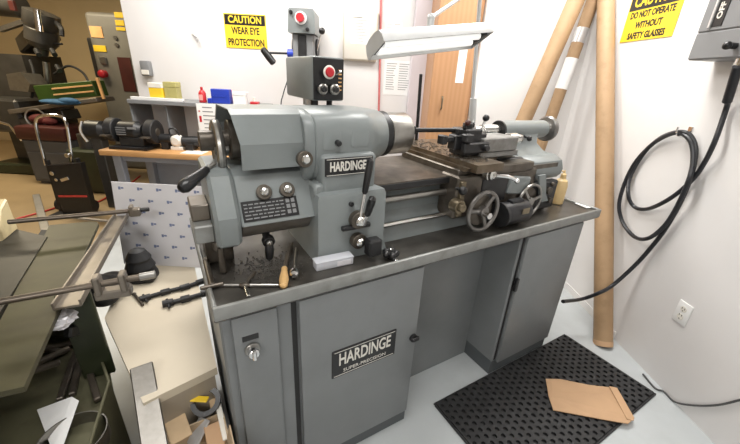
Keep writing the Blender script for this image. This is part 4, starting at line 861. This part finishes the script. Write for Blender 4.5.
# low machine behind bench end
q = WZ(90, 178, 0); gm_ = thing('coolant_tank', 'dark green machine base with a motor beside the workbench', 'machine base', (WY(84, 160, 3.95).x, 3.95, 0))
MB().box(-.02, .34, -.2, .2, 0, .50, .02).build('tank', 'green', gm_)
MB().cyl((.15, -.05, .50), (.15, -.05, .66), .09).build('motor', 'millgrey', gm_)
q = WY(97, 130, 3.4); pm_ = thing('pump_motor', 'dark motor with chrome bracket on a stand left of the bench grinder', 'motor', (q.x, 3.4, 0)); zc = q.z
MB().rev([(.05, 0), (.09, .02), (.09, .16), (.05, .20)], (-.10, 0, zc), (.1, 0, zc), 24).build('housing', 'iron', pm_)
MB().box(-.05, .05, -.05, .05, 0, zc-.06, .006).build('stand', 'millgrey', pm_); MB().tube([(-.06, -.08, zc+.09), (-.08, -.10, zc+.0), (-.05, -.09, zc-.1)], .014).build('bracket', 'chrome', pm_)
# red cord over the floor
solo('floor_cable', MB().tube([WZ(16, 219, .008), WZ(45, 211, .01), WZ(72, 203, .01), WZ(97, 202, .01), WZ(115, 192, .008), WZ(122, 190, .008), WZ(140, 176, .008)], .009, 8), 'redhose', 'red extension cord lying across the tan floor of the far room', 'cord')
# ================================================================== FOREGROUND SAW
SO = (-.86, .79); SA = rad(24.2)
def SZ(px, py, z): return loc(WZ(px, py, z), SO, SA)
saw = thing('horizontal_bandsaw', 'olive green horizontal bandsaw with oily table in the left foreground', 'bandsaw', (SO[0], SO[1], 0), SA)
def SP(nm, mb, m_, par=None, label=None, **k):
    o = mb.build(nm, m_, par or saw, **k)
    if label: o['label'] = label
    return o
SP('table_plate', MB().prismz([(-.27, .745), (-.125, .745), (-.10, .735), (-.085, .71), (-.045, .25), (-.03, .06), (-.0, -.27), (-.105, -.27), (-.155, .03)], .725, .74), 'olivetop')
SP('table_plate', MB().prismz([(-.75, .80), (-.445, .78), (-.232, .60), (-.163, .03), (-.115, -.27), (-.75, -.27)], .728, .745), 'greytop', label='grey oily table plate')
SP('gap_underlay', MB().prismz([(-.30, .74), (-.20, .70), (-.12, .02), (-.08, -.26), (-.20, -.26), (-.22, .02)], .70, .724), 'kick')  # black sheet laid under the gap between the two table plates
SP('frame', MB().box(-.75, -.29, -.26, -.20, .02, .725, .004).box(-.75, -.30, .62, .70, .02, .725, .004).box(-.34, -.30, -.24, .66, .02, .725, .004), 'green')
SP('chute_channel', MB().prismz([(-.035, .02), (.030, .02), (.024, .75), (-.030, .76)], .745, .752).bar((-.034, .02, .757), (-.029, .755, .757), .006, .022, .001).bar((.030, .02, .757), (.024, .745, .757), .006, .022, .001), 'channel')
SP('upright_plate', MB().box(-.06, .03, .10, .115, .402, .745, .003), 'green')
TZ = .4005
trp = [(-.36, -.42), (.05, -.42), (.045, 0), (-.045, .30), (-.36, .46)]
SP('coolant_tray', MB().prismz(trp, TZ-.01, TZ), 'olive')
tw1 = MB().bar((.048, -.42, .23), (.043, 0, .23), .46, .008, .002, (1, 0, 0)).bar((.043, 0, .23), (-.075, .30, .23), .46, .008, .002, (1, 0, 0)).bar((-.045, .30, .44), (-.36, .455, .44), .08, .008, .002, (1, 0, 0))  # side walls carried down to the floor to shade the gap beside them
SP('tray_wall', tw1, 'olive')
for x, y in ((-.70, .60), (-.70, -.22), (-.12, .30), (.02, -.40)): SP('leg', MB().box(x-.025, x+.025, y-.02, y+.02, 0, .39, .003), 'green')
c1_ = SZ(8, 208, .80)
SP('vise_casting', MB().prismx([(.60, .745), (.60, .80), (.66, .86), (.72, .88), (.72, .745)], -.62, -.365, .006).mat(1).cyl((-.40, .605, .80), (-.40, .596, .80), .010).cyl((-.45, .615, .825), (-.45, .606, .825), .010), ['cream', 'kick'])
for i, (pa, pb4) in enumerate((((8, 222), (140, 210)), ((-10, 303.5), (151, 275)))):
    z = .822; A_, B_ = SZ(*pa, z), SZ(*pb4, z); B_.y = A_.y+(B_.y-A_.y); 
    r_ = SP('stop_rod', MB().cyl(A_, B_, .0095, n=14), 'rod')
    tc = .82 if i == 0 else .70
    dvec = (B_-A_).normalized()
    q = A_.lerp(B_, .955 if i == 0 else .72)
    MBc = MB().box(q.x-.022, q.x+.022, q.y-.018, q.y+.016, z-.024, z+.012, .005).box(q.x-.018, q.x-.004, q.y-.02, q.y+.018, z-.02, z+.026, .003)
    if i == 1: MBc = MB().box(q.x-.045, q.x+.045, q.y-.016, q.y+.02, z-.05, z-.022, .004).box(q.x-.040, q.x-.022, q.y-.02, q.y+.018, z-.03, z+.028, .004).box(q.x+.022, q.x+.040, q.y-.02, q.y+.018, z-.03, z+.028, .004)
    SP('stop_clamp', MBc, 'channel', r_)
    if i == 0: SP('rod_tip', MB().cyl(B_-dvec*.008, B_+dvec*.035, .0095), 'iron', r_)
    else: SP('rod_tip', MB().cyl(B_-dvec*.03, B_+dvec*.012, .012), 'steel', r_)
SP('brace_strip', MB().bar(SZ(60, 216, .73), SZ(118, 222, .73), .018, .006), 'channel'); SP('brace_leg', MB().bar(SZ(36, 195, .60), SZ(48, 240, .66), .035, .01), 'steel')
# in the tray
def SW(u, v, z): return Vector((SO[0]+u*cos(SA)-v*sin(SA), SO[1]+u*sin(SA)+v*cos(SA), z))
q = WZ(62, 420, .36); pts = [WZ(37, 410, .42), WZ(72, 397, .46), WZ(79, 401, .46), WZ(62, 450, .42), WZ(52, 450, .42)]
m = MB().loft([[p_ for p_ in pts], [p_+Vector((0, 0, .0015)) for p_ in pts]])
solo('folded_paper', m, 'white', 'folded white paper lying in the saw tray', 'paper', flat=True)
c = WZ(72, 438, TZ+.04); rg = MB()
pr = [(.082, 0), (.082, .045), (.079, .045), (.079, 0)]
Mx = Matrix.Translation((c.x, c.y, TZ)); n = 40; v = []; f = []
for r_, t in pr:
    for i in range(n): v.append((r_*cos(2*pi*i/n), r_*sin(2*pi*i/n), t))
for k in range(4):
    for i in range(n): j = (i+1) % n; f.append([k*n+i, k*n+j, ((k+1) % 4)*n+j, ((k+1) % 4)*n+i])
rg.raw(v, f, Mx); solo('steel_ring', rg, 'brushed', 'open steel ring around the white paper in the saw tray', 'ring')
random.seed(21)
specs = [(28, 345, 62, 352), (32, 365, 70, 348), (35, 352, 78, 342), (30, 372, 60, 362), (60, 400, 76, 352), (72, 395, 82, 350), (82, 346, 98, 400)]
labs = ['short rusty bar lying farthest left among the offcuts in the saw tray', 'rusty bar crossing the middle of the offcut heap in the saw tray', 'upper rusty bar of the offcut heap in the saw tray', 'lowest short rusty bar of the offcut heap in the saw tray', 'long brown bar leaning left of center in the saw tray', 'second long brown bar right beside the steel ring in the saw tray', 'dark bar nearest the right wall of the saw tray']
for (xa, ya, xb, yb), lb_ in zip(specs, labs):
    z = TZ+.012+.012*random.random(); a, b = WZ(xa, ya, z), WZ(xb, yb, z)
    solo('bar_offcut', MB().bar(a, b, .02, .016, .003), random.choice(['rod', 'channel', 'dsteel']), lb_, 'bar', 'metal offcuts in the saw tray')
cl = MB()
bm = bmesh.new(); bmesh.ops.create_icosphere(bm, subdivisions=3, radius=.042)
for v_ in bm.verts: v_.co *= 1+random.uniform(-.22, .22); v_.co.z *= .5
cl.bmm(bm, Matrix.Translation(SW(-.12, .33, .62))); 
a = WZ(58, 320, .70); cl.v = [v-SW(-.12, .33, .62)+a for v in cl.v]
solo('plastic_bag', cl, 'foil', 'crumpled clear plastic bag hanging under the chute of the saw', 'bag', sharp=5)
a = WZ(72, 325, .50); solo('black_holder', MB().bar(WZ(66, 332, .62), WZ(80, 328, .60), .03, .04, .006).cyl(WZ(78, 314, .62), WZ(85, 345, .47), .010), 'iron', 'black clamp holder next to the plastic bag under the saw chute', 'clamp')
# ================================================================== BEIGE TABLE
tz = .50
poly = [(-.635, .704), (-.482, .850), (-.975, 1.655), (-1.22, 1.56), (-1.01, 1.06)]
tbx = thing('low_table', 'low beige-topped table between the saw and the lathe', 'table', (-.85, 1.15, 0)); o_ = tbx.location
def shr(k): c_ = (sum(p[0] for p in poly)/5, sum(p[1] for p in poly)/5); return [(c_[0]+(x-c_[0])*k-o_.x, c_[1]+(y-c_[1])*k-o_.y) for x, y in poly]
MB().prismz(shr(1), tz-.03, tz).build('table_top', 'beige', tbx)
MB().prismz([(x-o_.x, y-o_.y) for x, y in [(-.622, .716), (-.49, .845), (-.97, 1.64), (-1.18, 1.54), (-.98, 1.06)]], 0, tz-.029).build('table_body', 'beigeface', tbx)
# film sheet
a, b = WZ(126, 264, tz), WZ(205, 262, tz)
yl = a.y; sl_ = thing('film_covered_sheet', 'upright sheet of silver film with small blue logos on the low table', 'sheet', (a.lerp(b, .5).x, yl, tz))
x0, x1 = a.x-sl_.location.x-.01, WY(215, 262, yl).x-sl_.location.x; hh = .41
Ms = fr((1, 0, 0), (0, .12, 1), (0, 0, 0.001))
MB().box(x0, x1, 0, hh, -.004, 0, .001, Ms).build('sheet', 'foil', sl_)
m = MB()
for i in range(7):
    for j in range(5):
        x = x0+.03+j*.088+(.044 if i % 2 else 0); y = hh-.035-i*.056
        if x < x1-.03 and y > .02: m.box(x, x+.010, y, y+.014, 0, .0012, 0, Ms).box(x+.012, x+.024, y+.004, y+.012, 0, .0012, 0, Ms)
m.build('printed_logos', 'logo', sl_)
# black boot and tools on it
q = WZ(143, 277, tz+.001); bs = 1.22; bt_ = thing('rubber_boot', 'black rubber boot cone standing on the low table before the film sheet', 'cover', (q.x, q.y, tz))
MB().rev([(r_*bs, t_*bs) for r_, t_ in [(.050, 0), (.055, .006), (.054, .02), (.046, .04), (.050, .05), (.040, .075), (.042, .085), (.026, .115), (.012, .122)]], (0, 0, 0), (0, 0, 1), 26).build('cone', 'rubber', bt_)
MB().ball((.05, -.03, .025), .035, (1, .9, .72)).build('flange', 'rubber', bt_)
def tool(pts, r, nm, lab, cat, m_='iron', extra=None):
    P2 = [WZ(x, y, tz+r+.002+dz) for x, y, dz in pts]; o = thing(nm, lab, cat, (P2[0].x, P2[0].y, tz), 0, 'clamp arms on the low table'); P2 = [p_-o.location for p_ in P2]
    MB().tube(P2, r, 10).build('bar', m_, o)
    for i, p_ in enumerate(P2):
        dd = (P2[min(i+1, len(P2)-1)]-P2[max(i-1, 0)]).normalized()
        (MB().cyl(p_-dd*.02, p_+dd*.02, r*1.5, n=14) if i % 2 == 0 else MB().bar(p_-dd*.016, p_+dd*.02, r*2.6, r*2.2, .002)).build('clamp_head', m_, o)
    nq = Vector((-dd.y, dd.x, 0)); MB().cyl(P2[0]-nq*.035, P2[0]+nq*.03, r*.55, n=10).build('tommy_bar', m_, o)
    return o
tool([(145, 298, 0), (165, 292, 0), (185, 287, 0), (200, 282, 0)], .009, 'clamp_bar', 'black jointed clamp arm on the low table, the upper of two', 'clamp')
tool([(168, 303, 0), (185, 299, 0), (206, 293, 0)], .010, 'clamp_bar', 'black clamp arm on the low table, the lower of two', 'clamp')
p0, p1 = WZ(134, 294, tz+.006), WZ(143, 305, tz+.006); solo('screw_stud', MB().cyl(p0, p1, .006, n=12).ball(p0, .009, (1, 1, .7)), 'dsteel', 'short brown screw lying left of the clamp arms on the low table', 'screw')
gl = MB(); c = WZ(98, 289, tz+.03)
for dx, dy_, s in ((0, 0, 1), (.06, .01, .8), (-.05, .03, .7), (.02, .06, .8), (.07, -.06, .7)): gl.ball((c.x+dx, c.y+dy_, tz+.044*s+.001), .066*s, (1.2, 1, .66))
solo('rubber_glove', gl, 'rubber', 'crumpled black rubber glove on the low table behind the saw clamp', 'glove')
# ================================================================== SCRAP BOX AND BAR
sb = thing('scrap_box', 'open cardboard box of offcuts beside the lathe base', 'box', (OX, OY, 0), TH)
a0_, a1_, b0_, b1_, hz_ = -.235, -.008, -.17, .125, .36
MB().box(a0_, a1_, b0_, b1_, 0, .006, 0).box(a0_, a0_+.005, b0_, b1_, 0, hz_, 0).box(a1_-.005, a1_, b0_, b1_, 0, hz_, 0).box(a0_, a1_, b0_, b0_+.005, 0, hz_, 0).box(a0_, a1_, b1_-.005, b1_, 0, hz_, 0).build('box_walls', 'cardbox', sb, flat=True)
def fl_(x0, x1, y0, y1, ang, piv, ax): MB().box(x0, x1, y0, y1, -.002, .002, 0, Matrix.Translation(piv) @ Matrix.Rotation(ang, 4, ax)).build('flap', 'cardbox', sb, flat=True)
fl_(0, .05, b0_+.01, b1_-.10, -1.35, (a1_-.004, 0, hz_), 'Y')
fl_(-.07, 0, b0_+.01, b1_-.08, -.5, (a0_, 0, hz_), 'Y')
def inbox(px, py, z): return WZ(px, py, z)
c = inbox(206, 402, .39)
tp = thing('tape_roll', 'black tape roll standing in the scrap box', 'tape roll', (c.x, c.y, .335)); Rt = Matrix.Rotation(.5, 4, 'X') @ Matrix.Rotation(.2, 4, 'Y')
m = MB(); n = 36; v = []; f = []
for r_, t in ((.045, -.012), (.045, .012), (.030, .012), (.030, -.012)):
    for i in range(n): v.append((r_*cos(2*pi*i/n), r_*sin(2*pi*i/n), t))
for k in range(4):
    for i in range(n): j = (i+1) % n; f.append([k*n+i, k*n+j, ((k+1) % 4)*n+j, ((k+1) % 4)*n+i])
m.raw(v, f, Matrix.Translation((0, 0, .055)) @ Rt); m.build('roll', 'black', tp)
MB().box(-.04, .015, -.022, .0, .078, .084, .002).build('yellow_core', 'yellow', tp)
def slab(px0, py0, px1, py1, z0, z1, w, h, m_, nm, lab, cat):
    a, b = inbox(px0, py0, z0), inbox(px1, py1, z1); return solo(nm, MB().bar(a, b, w, h, .002), m_, lab, cat)
slab(205, 418, 192, 446, .36, .30, .045, .008, 'tape', 'steel_strip', 'pale steel strip sticking out of the scrap box', 'strip')
slab(214, 400, 216, 410, .36, .36, .03, .03, 'wood', 'wood_block', 'small pale wood block in the scrap box beside the tape roll', 'block')
slab(218, 404, 226, 440, .375, .33, .018, .010, 'offwhite', 'white_strip', 'cream plastic strip along the right edge of the scrap box', 'strip')
slab(174, 416, 182, 440, .38, .36, .06, .006, 'wood', 'wood_sheet', 'thin pale wood sheet at the left in the scrap box', 'wood')
slab(212, 424, 217, 448, .345, .32, .05, .010, 'cardboard', 'board_offcut', 'brown board offcut between the strips in the scrap box', 'board')
a, b = WZ(141.5, 366, tz+.030), WZ(156, 452, .43)
solo('steel_bar', MB().bar(a, b, .062, .018, .003), 'brushed', 'wide brushed stainless bar leaning from low table onto scrap box', 'bar')
# ================================================================== LIGHT
def area(name, l, sx_, sy_, power, col=(1, 1, 1), rot=(0, 0, 0)):
    d_ = bpy.data.lights.new(name, 'AREA'); d_.shape = 'RECTANGLE'; d_.size = sx_; d_.size_y = sy_; d_.energy = power; d_.color = col
    o = bpy.data.objects.new(name, d_); C.objects.link(o); o.location = l; o.rotation_euler = rot; return o
area('ceiling_light_front', (-.05, .35, CEIL-.03), 1.3, .5, 26, (1, .985, .96))
area('ceiling_light_back', (.85, 2.1, CEIL-.03), 1.1, .4, 50, (1, .975, .94))
area('fill_light_bench', (-1.15, 2.45, CEIL-.03), 1.4, .4, 58, (1, .965, .92))  # unseen fill added over the bench to brighten the back wall
area('fill_light_rear', (-.9, -1.9, CEIL-.25), 1.3, .5, 42, (1, .975, .94))  # unseen fill behind the camera, hung low to brighten upright faces
area('ceiling_light_far', (-4.2, 3.9, CEIL-.03), 1.3, .4, 70, (1, .86, .62))
W_ = bpy.data.worlds.new('room_air'); bpy.context.scene.world = W_; W_.use_nodes = True
W_.node_tree.nodes['Background'].inputs[0].default_value = (.8, .85, 1, 1); W_.node_tree.nodes['Background'].inputs[1].default_value = .02
# ================================================================== CAMERA
cd_ = bpy.data.cameras.new('camera'); cam = bpy.data.objects.new('camera', cd_); C.objects.link(cam)
cd_.sensor_width = 36; cd_.sensor_fit = 'HORIZONTAL'; cd_.lens = F/740*36; cd_.clip_start = .02
fw = ray(370, 222).normalized(); rt = (ray(371, 222)-ray(370, 222)).normalized(); up = rt.cross(fw)
Mc = Matrix((rt, up, -fw)).transposed().to_4x4(); Mc.translation = CAMP; cam.matrix_world = Mc
sc = bpy.context.scene; sc.camera = cam
sc.view_settings.view_transform = 'Standard'; sc.view_settings.look = 'None'; sc.view_settings.gamma = 1; sc.view_settings.use_curve_mapping = False; sc.view_settings.exposure = 0.0
